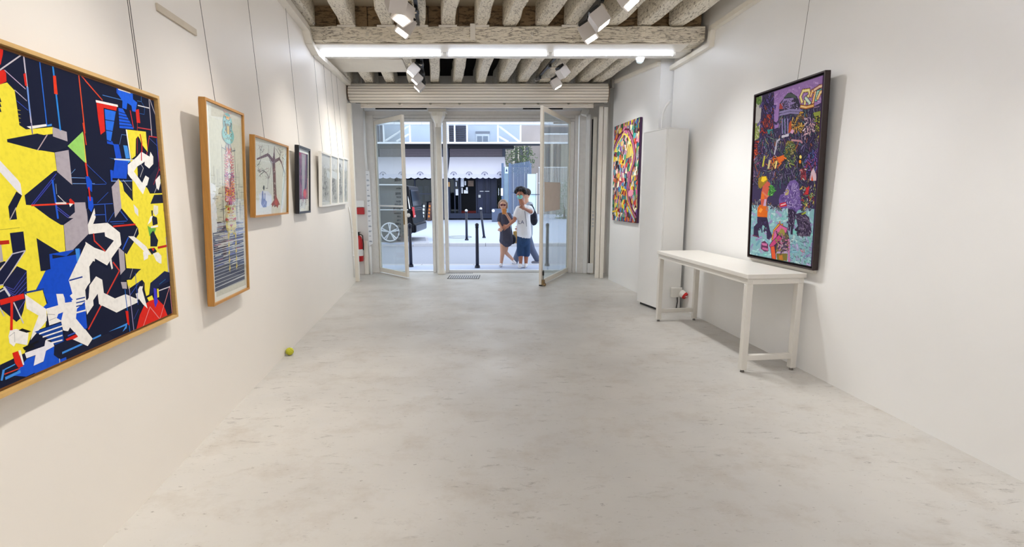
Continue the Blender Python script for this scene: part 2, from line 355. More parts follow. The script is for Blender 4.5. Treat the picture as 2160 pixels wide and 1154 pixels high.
# ================================================================ PICTURES ON THE WALLS
class Picture:
    """front plane of a hung picture, (u, v) in metres from its lower left corner as seen from the room"""
    def __init__(s, wall, sl, sr, zb, zt, db, dt, depth, name, label, group=None):
        base, d, n = {'L': (LA, LD, LN), 'R': (RA, RD, RN), 'Q': (QA, QD, QN)}[wall]
        s.n0 = n; s.U = (d if sr > sl else -d).copy()
        s.O = base + d*sl + n*db + V((0, 0, zb)); top = base + d*sl + n*dt + V((0, 0, zt))
        s.T = (top - s.O).normalized(); s.N = s.U.cross(s.T).normalized()
        if s.N.dot(n) < 0: s.N = -s.N
        s.w = abs(sr-sl); s.h = (top-s.O).length; s.depth = depth
        s.root = thing(name, s.O - s.N*depth, label, 'picture', group)
        s.lay = 0; s.col = MB()
    def P(s, u, v, o=0): return s.O + s.U*u + s.T*v + s.N*o
    def uv(s, px, py, o=0):
        p = onplane(px, py, s.O + s.N*o, s.N) - s.O; return (p.dot(s.U), p.dot(s.T))
    def frame(s, m, fw, fd=None, name='frame', lip=0, bev=.002):
        fd = fd or s.depth; w_, h_ = s.w, s.h; mb = MB()
        for lo, hi in (((0, 0), (w_, fw)), ((0, h_-fw), (w_, h_)), ((0, fw), (fw, h_-fw)), ((w_-fw, fw), (w_, h_-fw))):
            mb.obox(s.O, s.U, s.T, s.N, (lo[0], lo[1], -fd), (hi[0], hi[1], 0))
        return mb.build(name, m, s.root, bevel=bev)
    def panel(s, name, m, u0, v0, u1, v1, o0, o1): return MB().obox(s.O, s.U, s.T, s.N, (u0, v0, o0), (u1, v1, o1)).build(name, m, s.root)
    def wire(s, us, ztop, lean=.0):
        for u in us:
            a = s.P(u, s.h-.01, -s.depth*.8); b = V((a.x, a.y, 0)) - s.n0*((a - s.O).dot(s.n0) + 0); k = (a-LA).dot(LN) if s.n0 == LN else (a-(RA if s.n0 == RN else QA)).dot(s.n0)
            b = a - s.n0*(k-.012); b.z = ztop
            MB().tube([a, b], .0016, 5).build('hanging_wire', mat('steel_wire', (96, 92, 88), .4, .6), s.root)
    # --- printed / painted flat shapes on the picture surface
    def poly(s, pts, c, inset=None):
        lo_u, hi_u, lo_v, hi_v = s.clip
        pts = clip_poly(pts, lo_u, hi_u, lo_v, hi_v)
        if len(pts) < 3: return
        cl = lin(c)
        if s.grid is not None: return s.raster(pts, cl)
        s.lay += 0 if s.hold else 1; o = s.base + s.lay*s.step
        vs = [s.P(u, v, o) for u, v in pts]
        tr = tessellate_polygon([[V((u, v, 0)) for u, v in pts]])
        fs = []
        for t in tr:
            (a, b), (c_, d), (e, f) = pts[t[0]], pts[t[1]], pts[t[2]]
            fs.append(t if ((c_-a)*(f-b)-(d-b)*(e-a) > 0) == s.ccw else t[::-1])
        if fs: s.col.add(vs, fs, cl)
    def raster(s, pts, cl):
        np_ = s.np; ps_ = np_.array(pts); H_, W_ = s.grid.shape[:2]
        x0, y0 = np_.floor(ps_.min(0)/s.px).astype(int); x1, y1 = np_.ceil(ps_.max(0)/s.px).astype(int)
        x0, y0, x1, y1 = max(x0, 0), max(y0, 0), min(x1, W_), min(y1, H_)
        if x1 <= x0 or y1 <= y0: return
        X_, Y_ = np_.meshgrid((np_.arange(x0, x1)+.5)*s.px, (np_.arange(y0, y1)+.5)*s.px); ins = np_.zeros(X_.shape, bool)
        for i in range(len(pts)):
            (xa, ya), (xb, yb) = pts[i-1], pts[i]
            if ya != yb: ins ^= ((ya > Y_) != (yb > Y_)) & (X_ < (xb-xa)*(Y_-ya)/(yb-ya)+xa)
        s.grid[y0:y1, x0:x1][ins] = cl
    def begin_grid(s, u0, v0, u1, v1, base, px):
        import numpy
        s.begin(u0, v0, u1, v1, base); s.np = numpy; s.px = px; s.grid = numpy.zeros((int(s.h/px)+1, int(s.w/px)+1, 3)) + numpy.array(lin((62, 52, 84))); s.box4 = (u0, v0, u1, v1)
    def flush(s):
        g, px = s.grid, s.px; u0, v0, u1, v1 = s.box4
        for j in range(g.shape[0]):
            va, vb = max(v0, j*px), min(v1, (j+1)*px)
            if vb <= va: continue
            i = 0; row = g[j]; ch = s.np.any(row[1:] != row[:-1], axis=1); cuts = [0]+[int(k)+1 for k in s.np.nonzero(ch)[0]]+[len(row)]
            for a, b in zip(cuts, cuts[1:]):
                ua, ub = max(u0, a*px), min(u1, b*px)
                if ub > ua:
                    q4 = [s.P(ua, va, s.base), s.P(ub, va, s.base), s.P(ub, vb, s.base), s.P(ua, vb, s.base)]
                    s.col.add(q4 if s.ccw else q4[::-1], [(0, 1, 2, 3)], tuple(row[a]))
    def line(s, pts, w_, c, taper=None):
        s.lay += 1; s.hold = True
        s.segs(pts, w_, c, taper); s.hold = False
    def segs(s, pts, w_, c, taper=None):
        for (a, b), (e, f) in zip(pts, pts[1:]):
            L_ = math.hypot(e-a, f-b) or 1e-6; nx, ny = -(f-b)/L_*w_/2, (e-a)/L_*w_/2; k = 1 if taper is None else taper
            ex, ey = (e-a)/L_*w_*.3, (f-b)/L_*w_*.3
            s.poly([(a-ex+nx, b-ey+ny), (a-ex-nx, b-ey-ny), (e+ex-nx*k, f+ey-ny*k), (e+ex+nx*k, f+ey+ny*k)], c)
    def begin(s, u0, v0, u1, v1, base, step=4e-6):
        s.clip = (u0, u1, v0, v1); s.base = base; s.step = step; s.lay = 0; s.hold = False; s.grid = None; s.col = MB(); s.ccw = s.U.cross(s.T).dot(s.N) > 0
    def finish(s, name='painted_surface', m=None): return s.col.build(name, m or painted(), s.root)
def clip_poly(p, x0, x1, y0, y1):
    for ax, lim, sg in ((0, x0, 1), (0, x1, -1), (1, y0, 1), (1, y1, -1)):
        out = []
        for i in range(len(p)):
            a, b = p[i-1], p[i]; ia, ib = (a[ax]-lim)*sg >= 0, (b[ax]-lim)*sg >= 0
            if ia != ib:
                t = (lim-a[ax])/(b[ax]-a[ax]); out.append((a[0]+(b[0]-a[0])*t, a[1]+(b[1]-a[1])*t))
            if ib: out.append(b)
        p = out
        if not p: return []
    q = []
    for a in p:
        if not q or math.hypot(a[0]-q[-1][0], a[1]-q[-1][1]) > 1e-6: q.append(a)
    return q

# ---- 1. the large abstract on the left wall
NAVY, YEL, WHT, GRY, BLU, RED, LBL = (23, 28, 52), (238, 222, 62), (240, 238, 234), (172, 164, 172), (22, 78, 205), (214, 38, 26), (64, 140, 224)
p = Picture('L', -.66, .650, .795, 1.874, .052, .072, .036, 'large_abstract_painting', 'largest painting, yellow and white angular shapes on navy in pale oak frame')
p.frame(M_OAKP, .014)
fl = MB()
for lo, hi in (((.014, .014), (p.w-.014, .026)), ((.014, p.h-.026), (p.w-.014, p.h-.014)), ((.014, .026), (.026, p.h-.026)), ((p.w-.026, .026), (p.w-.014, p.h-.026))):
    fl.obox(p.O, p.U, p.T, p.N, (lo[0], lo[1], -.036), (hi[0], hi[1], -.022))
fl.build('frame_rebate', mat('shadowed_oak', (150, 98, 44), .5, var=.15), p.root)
p.panel('canvas', mat('navy_canvas', NAVY, .7, var=.05, spec=.08), .026, .026, p.w-.026, p.h-.026, -.034, -.0125)
p.wire([p.w-.10, p.w-.085, .2, .215], 3.2)
p.begin(.026, .026, p.w-.026, p.h-.026, -.0122)
def A(ox, oy, sc, pts): return [p.uv(ox+x/sc, oy+y/sc, -.012) for x, y in pts]
cA = lambda *q: A(0, 80, 5.77, q)
cB = lambda *q: A(180, 140, 5.77, q)
cC = lambda *q: A(0, 260, 5.77, q)
cD = lambda *q: A(180, 320, 5.77, q)
cE = lambda *q: A(0, 440, 5.77, q)
cF = lambda *q: A(180, 500, 5.77, q)
cG = lambda *q: A(0, 620, 4.81, q)
PX = lambda *q: A(0, 0, 1, q)
lw = .0045
p.poly(PX((-300, 200), (0, 178), (15, 174), (31, 191), (36, 225), (41, 264), (55, 273), (69, 272), (111, 268), (111, 283), (94, 285), (79, 282), (16, 295), (16, 300), (83, 317), (88, 316), (115, 322), (120, 360), (114, 361), (52, 412), (55, 432), (69, 433), (128, 474), (134, 475), (139, 541), (77, 502), (86, 572), (97, 571), (76, 611), (90, 612), (101, 650), (96, 690), (70, 700), (52, 745), (27, 757), (0, 772), (-300, 900)), YEL)
# red disc and bar, upper left
p.poly(cA((-60, 60), (30, 70), (40, 130), (35, 200), (10, 320), (-60, 380)), RED); p.poly(cA((0, 400), (50, 385), (75, 430), (80, 530), (5, 565), (-80, 560)), RED)
for a, b, c_, w_ in (((0, 390), (285, 190), (200, 192, 200), 2.2), ((285, 185), (395, 1154), (196, 190, 206), 3), ((60, 395), (310, 620), (190, 170, 200), 1.6), ((180, 635), (325, 765), (180, 170, 195), 1.6),
                     ((205, 765), (340, 880), (54, 84, 190), 1.2), ((480, 260), (570, 1060), (36, 100, 205), 2.6), ((640, 310), (735, 1120), (40, 130, 215), 4), ((955, 415), (1035, 1154), (214, 74, 40), 3.2), ((965, 430), (1154, 650), (206, 70, 44), 2.6)):
    p.line(cA(a, b), w_*lw/2.4, c_)
p.poly(cA((285, 440), (312, 425), (332, 590), (305, 580)), RED); p.poly(cA((645, 460), (680, 460), (703, 690), (660, 680)), (222, 56, 26))
p.poly(cA((325, 600), (345, 600), (380, 1000), (355, 900)), (110, 150, 225))
for i, y in enumerate((880, 930, 975, 1030)): p.poly(cA((210+6*i, y-8), (258, y+4), (222+6*i, y+2)), YEL)
for i, y in enumerate((760, 820, 880)): p.poly(cA((-6, y-60), (12, y), (20, y+20), (-6, y+20)), NAVY)
p.poly(cA((325, 1078), (565, 1048), (570, 1075), (375, 1108)), WHT); p.poly(cA((572, 1058), (630, 1045), (632, 1070), (575, 1078)), LBL)
# dark blade, grey steps, green triangle
p.poly(cC((85, 195), (455, 125), (520, 145), (640, 130), (640, 160), (830, 232), (835, 275), (665, 357), (500, 330), (470, 330), (90, 230)), NAVY)
p.poly(cC((640, 45), (812, 105), (823, 222), (645, 160)), GRY); p.poly(cC((668, 355), (835, 325), (880, 750), (695, 590)), GRY)
p.line(cC((575, 140), (460, 325)), lw*.8, (186, 166, 168)); p.line(cC((378, 0), (395, 130)), lw*.7, (70, 66, 120))
p.poly(cC((823, 277), (1008, 100), (1045, 490)), (150, 208, 104)); p.poly(cC((1008, 100), (1020, 160), (1055, 490), (1042, 490)), (232, 196, 70))
p.line(cC((1010, 0), (1050, 260)), lw*1.2, (214, 66, 36)); p.line(cC((1050, 490), (1070, 650)), lw*1.2, (200, 60, 40)); p.line(cC((725, 0), (735, 80)), lw*1.5, (40, 130, 215))
p.poly(cC((300, 878), (660, 585), (690, 590), (880, 752), (1060, 740), (1060, 960), (905, 965), (910, 1080), (745, 1240), (600, 1150), (400, 1000), (318, 993)), NAVY)
for a, b, c_, w_ in (((385, 990), (685, 615), (58, 66, 170), 1.6), ((410, 990), (665, 675), (58, 66, 170), 1.6), ((640, 700), (705, 1154), (30, 90, 210), 4.5), ((680, 740), (690, 860), (150, 170, 200), 1.2), ((705, 880), (805, 980), (200, 200, 205), 1.6),
                     ((385, 1000), (905, 975), (224, 60, 34), 3), ((685, 1010), (850, 1140), (70, 76, 180), 1.6), ((690, 1040), (830, 1150), (70, 76, 180), 1.6), ((870, 663), (1050, 668), (110, 150, 210), 1.3), ((885, 735), (1154, 735), (110, 150, 210), 1.3), ((870, 610), (915, 560), (90, 130, 180), 1.2), ((1055, 495), (1154, 600), (50, 80, 150), 1.2)):
    p.line(cC(a, b), w_*lw/2.4, c_)
p.poly(cC((675, 965), (805, 960), (810, 985), (680, 985)), (232, 220, 214)); p.poly(cC((840, 930), (860, 915), (910, 965), (850, 975)), (206, 44, 30)); p.poly(cC((840, 975), (892, 980), (852, 1020)), WHT)
p.poly(cC((905, 965), (1038, 962), (1060, 1154), (830, 1154), (912, 1082)), GRY)
p.poly(cC((-40, 420), (0, 455), (215, 685), (250, 735), (270, 880), (230, 850), (0, 595), (-40, 540)), (226, 224, 228))
p.poly(cC((200, 830), (268, 880), (190, 1050), (205, 1160), (120, 1160), (100, 1015)), NAVY)
p.poly(cC((1040, 660), (1070, 645), (1115, 720), (1120, 840), (1060, 790)), BLU); p.poly(cC((1065, 890), (1125, 900), (1140, 1010), (1115, 1080), (1080, 1020)), BLU); p.poly(cC((1075, 780), (1105, 900), (1085, 905)), RED)
# middle dark square etc (E)
p.poly(cE((105, 0), (190, 0), (208, 130), (120, 138)), NAVY); p.line(cE((120, 138), (195, -10)), lw*.7, (180, 172, 170)); p.line(cE((0, 258), (240, 232)), lw*.25, (150, 140, 60))
p.poly(cE((120, 298), (285, 278), (312, 512), (155, 545)), (24, 28, 58))
p.line(cE((-80, 425), (100, 408)), .012, (186, 40, 24)); p.poly(cE((0, 440), (15, 440), (40, 640), (0, 650)), GRY)
p.poly(cE((155, 548), (305, 515), (45, 920), (-150, 960), (-150, 960), (-60, 800), (0, 745)), (24, 28, 58)); p.poly(cE((-150, 700), (55, 640), (70, 650), (-150, 900)), NAVY)
p.line(cE((150, 552), (308, 512), (40, 925), (-100, 950)), lw*.8, (188, 184, 200)); p.line(cE((150, 552), (-60, 830)), lw*.8, (188, 184, 200))
p.poly(cE((205, 700), (325, 755), (330, 1000), (285, 1240), (255, 1330), (200, 1380), (0, 1210), (-60, 1150), (-60, 1010), (40, 960), (45, 915)), (24, 28, 60))
for k in range(4): p.line(cE((60+12*k, 945+22*k), (165+8*k, 985+34*k), (322, 770+62*k)), lw*.45, (70, 76, 170))
p.line(cE((0, 1010), (45, 985)), lw, (200, 198, 204)); p.line(cE((50, 960), (115, 1060)), lw*1.6, (206, 204, 210))
p.poly(cE((445, 360), (800, 578), (640, 640), (612, 735), (495, 760)), NAVY)
p.poly(cE((775, 198), (1060, 0), (1075, 310), (900, 490), (808, 580)), GRY); p.poly(cE((1050, 0), (1090, 30), (1065, 100)), NAVY)
p.poly(cE((600, 555), (900, 500), (910, 560), (980, 490), (975, 640), (915, 690), (835, 870), (890, 1040), (900, 1200), (800, 1240), (480, 1240), (580, 1150), (520, 985), (440, 990), (555, 755), (615, 735)), (20, 76, 200))
p.poly(cE((635, 560), (805, 580), (910, 500), (925, 560), (640, 610)), NAVY); p.poly(cE((915, 490), (965, 485), (975, 645), (935, 650)), LBL)
p.line(cE((300, 1025), (530, 980)), lw*1.3, (28, 60, 140))
# the pale ribbon figure
RIB = (238, 235, 230)
p.poly(cD((30, 890), (110, 685), (125, 800), (95, 880), (270, 865), (420, 985), (438, 1130), (330, 1280), (265, 1385), (100, 1290), (50, 1360), (65, 1560), (0, 1680), (-110, 1620), (-90, 1560), (-160, 1480), (0, 1130), (240, 1215), (345, 1080), (235, 1030), (235, 980), (40, 1005)), RIB)
p.poly(cE((1040, 405), (1154, 480), (1154, 640), (1085, 710), (1105, 890), (1035, 975), (1050, 1130), (900, 1200), (850, 1060), (880, 1035), (835, 870), (930, 670), (1050, 570)), RIB)
p.line(cE((845, 875), (1000, 832)), lw*1.2, (28, 60, 140))
p.poly(cD((100, 1000), (235, 985), (240, 1030), (345, 1085), (245, 1215), (110, 1090)), NAVY); p.line(cD((100, 1000), (110, 1085), (240, 1210)), lw*1.4, (206, 60, 44))
p.poly(cF((95, 290), (270, 385), (330, 260), (420, 400), (425, 460), (265, 690), (220, 680), (205, 520), (130, 475), (60, 570), (48, 360)), NAVY)
p.poly(cF((130, 478), (205, 520), (225, 680), (360, 748), (490, 695), (640, 760), (640, 795), (500, 860), (380, 920), (165, 815), (150, 690), (95, 770), (100, 830), (20, 945), (0, 800), (40, 740), (50, 590)), RIB)
p.line(cF((340, 310), (415, 410), (40, 1120)), lw*1.5, (204, 58, 44)); p.poly(cF((270, 700), (225, 685), (180, 830), (200, 840)), RIB)
p.poly(cF((300, 230), (315, 250), (335, 380), (320, 395), (300, 320)), RIB)
# lower left: blue stripes, white legs and hands (G)
p.poly(cG((250, 0), (290, 30), (470, 155), (475, 270), (310, 470), (330, 380), (390, 220), (270, 150)), RIB)
p.poly(cG((470, 150), (590, 115), (570, 0), (650, 0), (660, 90), (880, 60), (870, 200), (780, 250), (940, 455), (890, 530), (735, 460), (790, 430), (710, 340), (690, 380), (640, 370), (620, 280), (500, 320)), RIB)
p.poly(cG((445, 0), (560, 0), (585, 105), (500, 135)), BLU); p.poly(cG((640, 0), (690, 0), (740, 60), (670, 85)), BLU); p.poly(cG((780, 150), (860, 80), (885, 345), (860, 360), (770, 250)), BLU)
for k in range(3): p.line(cG((775, 55+k*36), (860, 35+k*36)), lw, (24, 60, 140))
p.line(cG((760, 195), (870, 165)), lw*1.3, RIB)
p.poly(cG((575, 245), (590, 205), (640, 185), (620, 270)), BLU); p.line(cG((470, 205), (555, 210)), lw*.3, (120, 118, 120)); p.line(cG((500, 270), (570, 240)), lw*.3, (120, 118, 120))
p.poly(cG((350, 385), (620, 290), (650, 480), (560, 520), (500, 460)), (22, 66, 150))
for k in range(4): p.line(cG((400+36*k, 405+32*k), (630, 325+48*k)), lw*1.1, RIB)
p.poly(cG((650, 375), (715, 380), (660, 440)), NAVY); p.poly(cG((665, 460), (770, 410), (790, 435), (690, 490)), RED); p.line(cG((690, 425), (760, 395)), lw*1.2, (60, 90, 190))
p.poly(cG((550, 530), (660, 480), (730, 460), (890, 530), (940, 460), (1100, 400), (1300, 560), (700, 800), (560, 720), (545, 620)), NAVY)
p.poly(cG((630, 590), (820, 505), (840, 515), (630, 612)), LBL); p.line(cG((945, 455), (1020, 420)), lw*1.5, LBL)
p.poly(cG((100, 370), (165, 355), (290, 395), (275, 520), (160, 500), (140, 535), (95, 500), (85, 430)), RIB); p.line(cG((95, 430), (145, 390), (150, 490)), lw*.3, (140, 138, 140))
p.line(cG((15, 85), (230, 25)), .017, RED); p.line(cG((118, 70), (118, 200), (115, 360)), .0095, RED)
p.line(cG((140, 90), (235, 295)), lw, (200, 198, 206)); p.line(cG((190, 165), (250, 70)), lw*.5, (90, 90, 180)); p.line(cG((0, 140), (40, 225)), lw*.8, (190, 188, 200))
p.poly(cG((185, 370), (225, 350), (315, 380), (270, 395)), (18, 18, 26)); p.poly(cG((230, 545), (390, 470), (398, 485), (330, 520), (360, 540), (290, 565), (250, 575)), (18, 18, 26))
p.poly(cG((250, 600), (450, 530), (460, 470), (540, 500), (550, 530), (470, 575), (440, 685), (340, 730), (360, 620), (270, 660)), (232, 230, 238))
p.poly(cG((0, 720), (130, 660), (250, 660), (360, 620), (340, 730), (440, 690), (470, 575), (550, 530), (550, 640), (680, 640), (680, 720), (560, 800), (380, 880), (250, 840), (0, 885)), NAVY)
p.poly(cG((140, 830), (270, 660), (355, 625), (340, 730), (440, 690), (465, 580), (550, 530), (545, 620), (605, 665), (610, 750), (390, 830), (375, 880), (360, 880), (350, 800), (265, 840)), (24, 84, 210))
p.poly(cG((610, 665), (670, 640), (680, 715), (620, 745)), BLU); p.line(cG((603, 660), (613, 760)), lw*.7, (200, 210, 225))
p.poly(cG((125, 600), (180, 580), (235, 735), (185, 750), (150, 700)), RED); p.poly(cG((185, 575), (210, 570), (245, 720), (230, 720)), RIB)
p.poly(cG((25, 770), (50, 765), (25, 880), (5, 880)), LBL); p.line(cG((50, 765), (150, 715)), lw*.8, (70, 150, 220)); p.line(cG((45, 815), (200, 755)), lw*.8, (206, 60, 40)); p.line(cG((60, 855), (200, 790)), lw*2, LBL)
# upper right blue figure (B)
p.line(cB((210, 350), (455, 412)), lw*.7, (70, 120, 190)); p.line(cB((0, 175), (205, 410)), lw*1.3, (206, 70, 44))
p.poly(cB((378, 268), (400, 268), (400, 350), (378, 320)), BLU); p.poly(cB((400, 285), (575, 335), (580, 400), (630, 440), (610, 555), (570, 545), (560, 480), (510, 445), (500, 525), (448, 505), (450, 420), (400, 345)), (26, 96, 226))
p.line(cB((400, 278), (545, 325)), lw, WHT); p.line(cB((550, 325), (680, 355), (680, 430), (630, 420)), lw*.4, (60, 130, 210)); p.line(cB((680, 430), (722, 500), (715, 585), (650, 572)), lw*.4, (50, 110, 190)); p.line(cB((640, 475), (775, 508)), lw, (220, 220, 226))
p.poly(cB((130, 408), (390, 470), (375, 540), (220, 505), (240, 790), (185, 832), (150, 600)), RED); p.line(cB((132, 425), (390, 480)), .009, WHT)
p.poly(cB((232, 520), (370, 550), (310, 910), (260, 890)), (36, 108, 224)); p.poly(cB((260, 895), (325, 910), (350, 960), (265, 940)), BLU)
for k in range(3): p.line(cB((240+5*k, 650+125*k), (355-20*k, 668+125*k)), lw*.7, NAVY)
p.poly(cB((400, 505), (455, 515), (590, 765), (415, 750)), (26, 90, 220))
for k in range(5): p.line(cB((405, 555+40*k), (490+22*k, 580+38*k)), lw*.7, NAVY)
p.poly(cB((610, 530), (650, 520), (668, 690), (625, 685)), RED); p.line(cB((545, 540), (585, 745)), lw*1.2, (200, 50, 60)); p.line(cB((632, 600), (632, 1060)), lw*.5, (196, 60, 60)); p.line(cB((640, 745), (800, 772)), lw*1.1, (190, 60, 64))
p.poly(cB((340, 945), (405, 950), (440, 1120), (370, 1120)), BLU); p.poly(cB((460, 960), (510, 965), (540, 1120), (490, 1120)), LBL); p.line(cB((415, 950), (440, 830), (520, 840)), lw*.5, (90, 130, 200))
for a, b, w_ in (((770, 360), (808, 850), 1.4), ((780, 390), (885, 690), 1.2), ((868, 395), (880, 650), 1.4)): p.line(cB(a, b), lw*w_, (178, 172, 182))
p.poly(cB((885, 660), (915, 660), (985, 1154), (930, 1154)), GRY); p.line(cB((775, 850), (905, 870)), lw*1.1, (190, 52, 64)); p.line(cB((775, 860), (745, 1080)), lw, (190, 52, 64)); p.line(cB((865, 880), (890, 1160)), lw, (40, 80, 190)); p.line(cB((780, 875), (870, 965)), lw*.5, (80, 100, 180))
p.poly(cB((495, 768), (735, 795), (758, 1045), (685, 950), (660, 880), (640, 850), (615, 880), (610, 1090), (560, 1130)), YEL); p.poly(cB((490, 768), (505, 768), (555, 1130), (545, 1130)), WHT)
p.line(cB((665, 830), (685, 920), (690, 1150)), lw*1.6, (196, 36, 36))
# right figure (D)
p.poly(cD((285, 72), (360, 90), (560, 110), (520, 140), (355, 95)), LBL); p.line(cD((355, 92), (690, 108)), lw*1.4, (216, 222, 232))
p.poly(cD((360, 98), (520, 118), (500, 330), (330, 320), (340, 230), (300, 220), (310, 360), (330, 360), (330, 320)), BLU); p.poly(cD((300, 222), (322, 222), (330, 358), (310, 358)), BLU); p.line(cD((315, 358), (620, 355)), lw*.8, (110, 150, 220))
p.poly(cD((545, 100), (630, 100), (640, 380), (690, 400), (750, 440), (785, 510), (940, 505), (915, 335), (975, 335), (950, 560), (950, 730), (990, 570), (1015, 880), (985, 1000), (975, 1154), (550, 1154), (650, 1000), (640, 930), (440, 690), (400, 330), (450, 385), (470, 480), (575, 600), (570, 300)), YEL)
p.poly(cF((480, 200), (590, 60), (980, 0), (985, 100), (1005, 435), (960, 420), (790, 560), (775, 700), (740, 720), (720, 640), (720, 560), (690, 520), (525, 632), (500, 520), (560, 520), (660, 400), (500, 380)), YEL)
p.poly(cD((455, 375), (550, 370), (580, 600), (470, 470)), NAVY); p.line(cD((460, 345), (560, 470)), lw*.5, (200, 198, 200))
p.poly(cD((318, 430), (405, 325), (440, 690), (360, 805)), GRY)
p.poly(cD((630, 60), (680, 0), (780, 60), (790, 0), (825, 60), (825, 150), (775, 205), (720, 160), (720, 120), (680, 150), (625, 185), (590, 240), (690, 380), (730, 290), (775, 320), (775, 420), (740, 410), (700, 520), (650, 450), (600, 370), (550, 320), (515, 270), (515, 160)), WHT)
p.poly(cD((630, 180), (680, 150), (720, 200), (700, 350), (640, 270)), NAVY); p.poly(cD((780, 300), (860, 190), (950, 170), (960, 330), (905, 340), (885, 470), (840, 500), (780, 500), (745, 430)), NAVY); p.poly(cD((850, 345), (905, 285), (915, 380), (890, 470), (865, 440)), WHT)
p.line(cD((670, 145), (705, 200), (665, 310)), lw*.6, (210, 208, 210)); p.line(cD((885, 0), (895, 215), (830, 400)), lw*.6, (190, 40, 60)); p.line(cD((895, 210), (950, 275)), .008, (180, 30, 44)); p.line(cD((680, 0), (682, 105)), lw*1.4, (196, 36, 36)); p.line(cD((840, 500), (865, 440)), lw*.6, (210, 208, 210))
p.poly(cD((835, 525), (940, 520), (945, 625), (790, 635)), NAVY); p.poly(cD((585, 640), (640, 700), (645, 790), (600, 740)), (226, 224, 228)); p.poly(cD((830, 650), (885, 660), (885, 750), (855, 785), (825, 740)), (226, 222, 200))
p.poly(cD((800, 715), (820, 715), (820, 780), (870, 800), (880, 880), (820, 900)), NAVY); p.poly(cD((755, 890), (790, 790), (820, 780), (800, 850)), WHT); p.line(cD((800, 920), (880, 905)), .008, WHT)
p.poly(cD((755, 900), (800, 930), (860, 930), (840, 1000), (780, 1030)), (110, 176, 70)); p.poly(cD((790, 1000), (825, 960), (885, 1080), (870, 1154), (790, 1154)), NAVY)
p.line(cD((0, 140), (25, 300)), lw*1.6, (204, 52, 36)); p.poly(cD((0, 300), (40, 300), (80, 370), (80, 490), (20, 430)), BLU); p.poly(cD((25, 550), (90, 570), (95, 660), (70, 735), (35, 690)), BLU); p.line(cD((40, 440), (58, 590)), lw*1.6, RED)
for a, b, w_ in (((20, 160), (255, 385), 1), ((90, 400), (250, 395), 1), ((100, 645), (330, 632), 1.4), ((235, 640), (250, 850), 2.2), ((110, 770), (240, 765), 1.4), ((145, 625), (275, 495), .8), ((270, 860), (350, 735), 1), ((300, 855), (500, 845), 1.4), ((425, 720), (510, 830), 2.4), ((320, 880), (470, 870), .8)): p.line(cD(a, b), lw*w_*.55, (44, 84, 180))
p.line(cD((340, 910), (605, 885)), lw*1.6, (204, 48, 36)); p.poly(cD((520, 1030), (590, 1030), (740, 1154), (800, 1260), (740, 1250), (700, 1200)), (236, 232, 226)); p.line(cD((590, 1030), (630, 930)), lw*.8, (210, 208, 210))
p.poly(cF((400, 120), (470, 185), (485, 395), (425, 462)), GRY); p.poly(cF((975, 0), (1040, 0), (1060, 200), (1100, 700), (1060, 680), (1055, 440), (1005, 435), (985, 140)), GRY)
p.poly(cF((435, 460), (510, 380), (680, 390), (615, 440), (525, 520), (430, 545)), NAVY); p.poly(cF((430, 548), (500, 548), (505, 630), (450, 628)), GRY)
p.poly(cF((425, 130), (520, 0), (590, 60), (500, 212)), NAVY); p.line(cF((455, 150), (520, 10)), lw*1.4, (40, 90, 210))
p.line(cF((885, 130), (985, 108)), .011, (186, 36, 30)); p.poly(cF((760, 145), (840, 130), (870, 175), (810, 215)), NAVY); p.poly(cF((800, 135), (840, 140), (825, 175)), RED); p.poly(cF((700, 180), (770, 165), (760, 260), (710, 285)), RIB); p.poly(cF((820, 200), (885, 185), (925, 230), (925, 325), (900, 320), (860, 290)), RIB)
p.poly(cF((795, 560), (960, 415), (1050, 440), (1055, 520), (900, 600), (860, 640), (780, 720)), (26, 34, 72)); p.line(cF((900, 575), (975, 515)), lw*.8, (30, 90, 140))
p.poly(cF((610, 1160), (660, 950), (720, 820), (790, 770), (870, 750), (950, 830), (1000, 960), (1020, 1010), (800, 1160)), RED)
p.line(cF((680, 1154), (785, 850), (905, 1000), (1025, 600), (1055, 930)), lw*.9, (220, 140, 140)); p.line(cF((890, 655), (1025, 605)), lw*1.1, (206, 200, 210))
p.poly(cF((640, 640), (660, 600), (700, 600), (710, 545), (690, 640), (755, 870), (700, 820), (640, 740)), WHT); p.poly(cF((610, 690), (640, 680), (645, 760), (505, 840), (500, 795), (625, 745)), RIB)
p.poly(cF((750, 740), (810, 710), (830, 760), (770, 780)), YEL); p.poly(cF((870, 630), (890, 630), (895, 730), (875, 740)), YEL); p.poly(cF((830, 620), (860, 630), (880, 790), (850, 860), (835, 800)), (64, 56, 200))
for a, b, c_, w_ in (((480, 640), (540, 1154), (40, 110, 200), 2), ((530, 600), (590, 1154), (150, 140, 180), 2.2), ((605, 440), (640, 820), (40, 80, 190), 1.6), ((540, 500), (575, 380), (190, 186, 190), 1), ((550, 700), (660, 540), (50, 80, 170), 1.6), ((590, 1000), (645, 880), (60, 70, 160), 1.2)): p.line(cF(a, b), w_*lw/2, c_)
p.poly(cF((485, 900), (520, 900), (535, 1080), (510, 1060)), RED); p.poly(cF((280, 1154), (510, 1045), (500, 1110), (450, 1154), (490, 1080)), LBL)
p.finish()

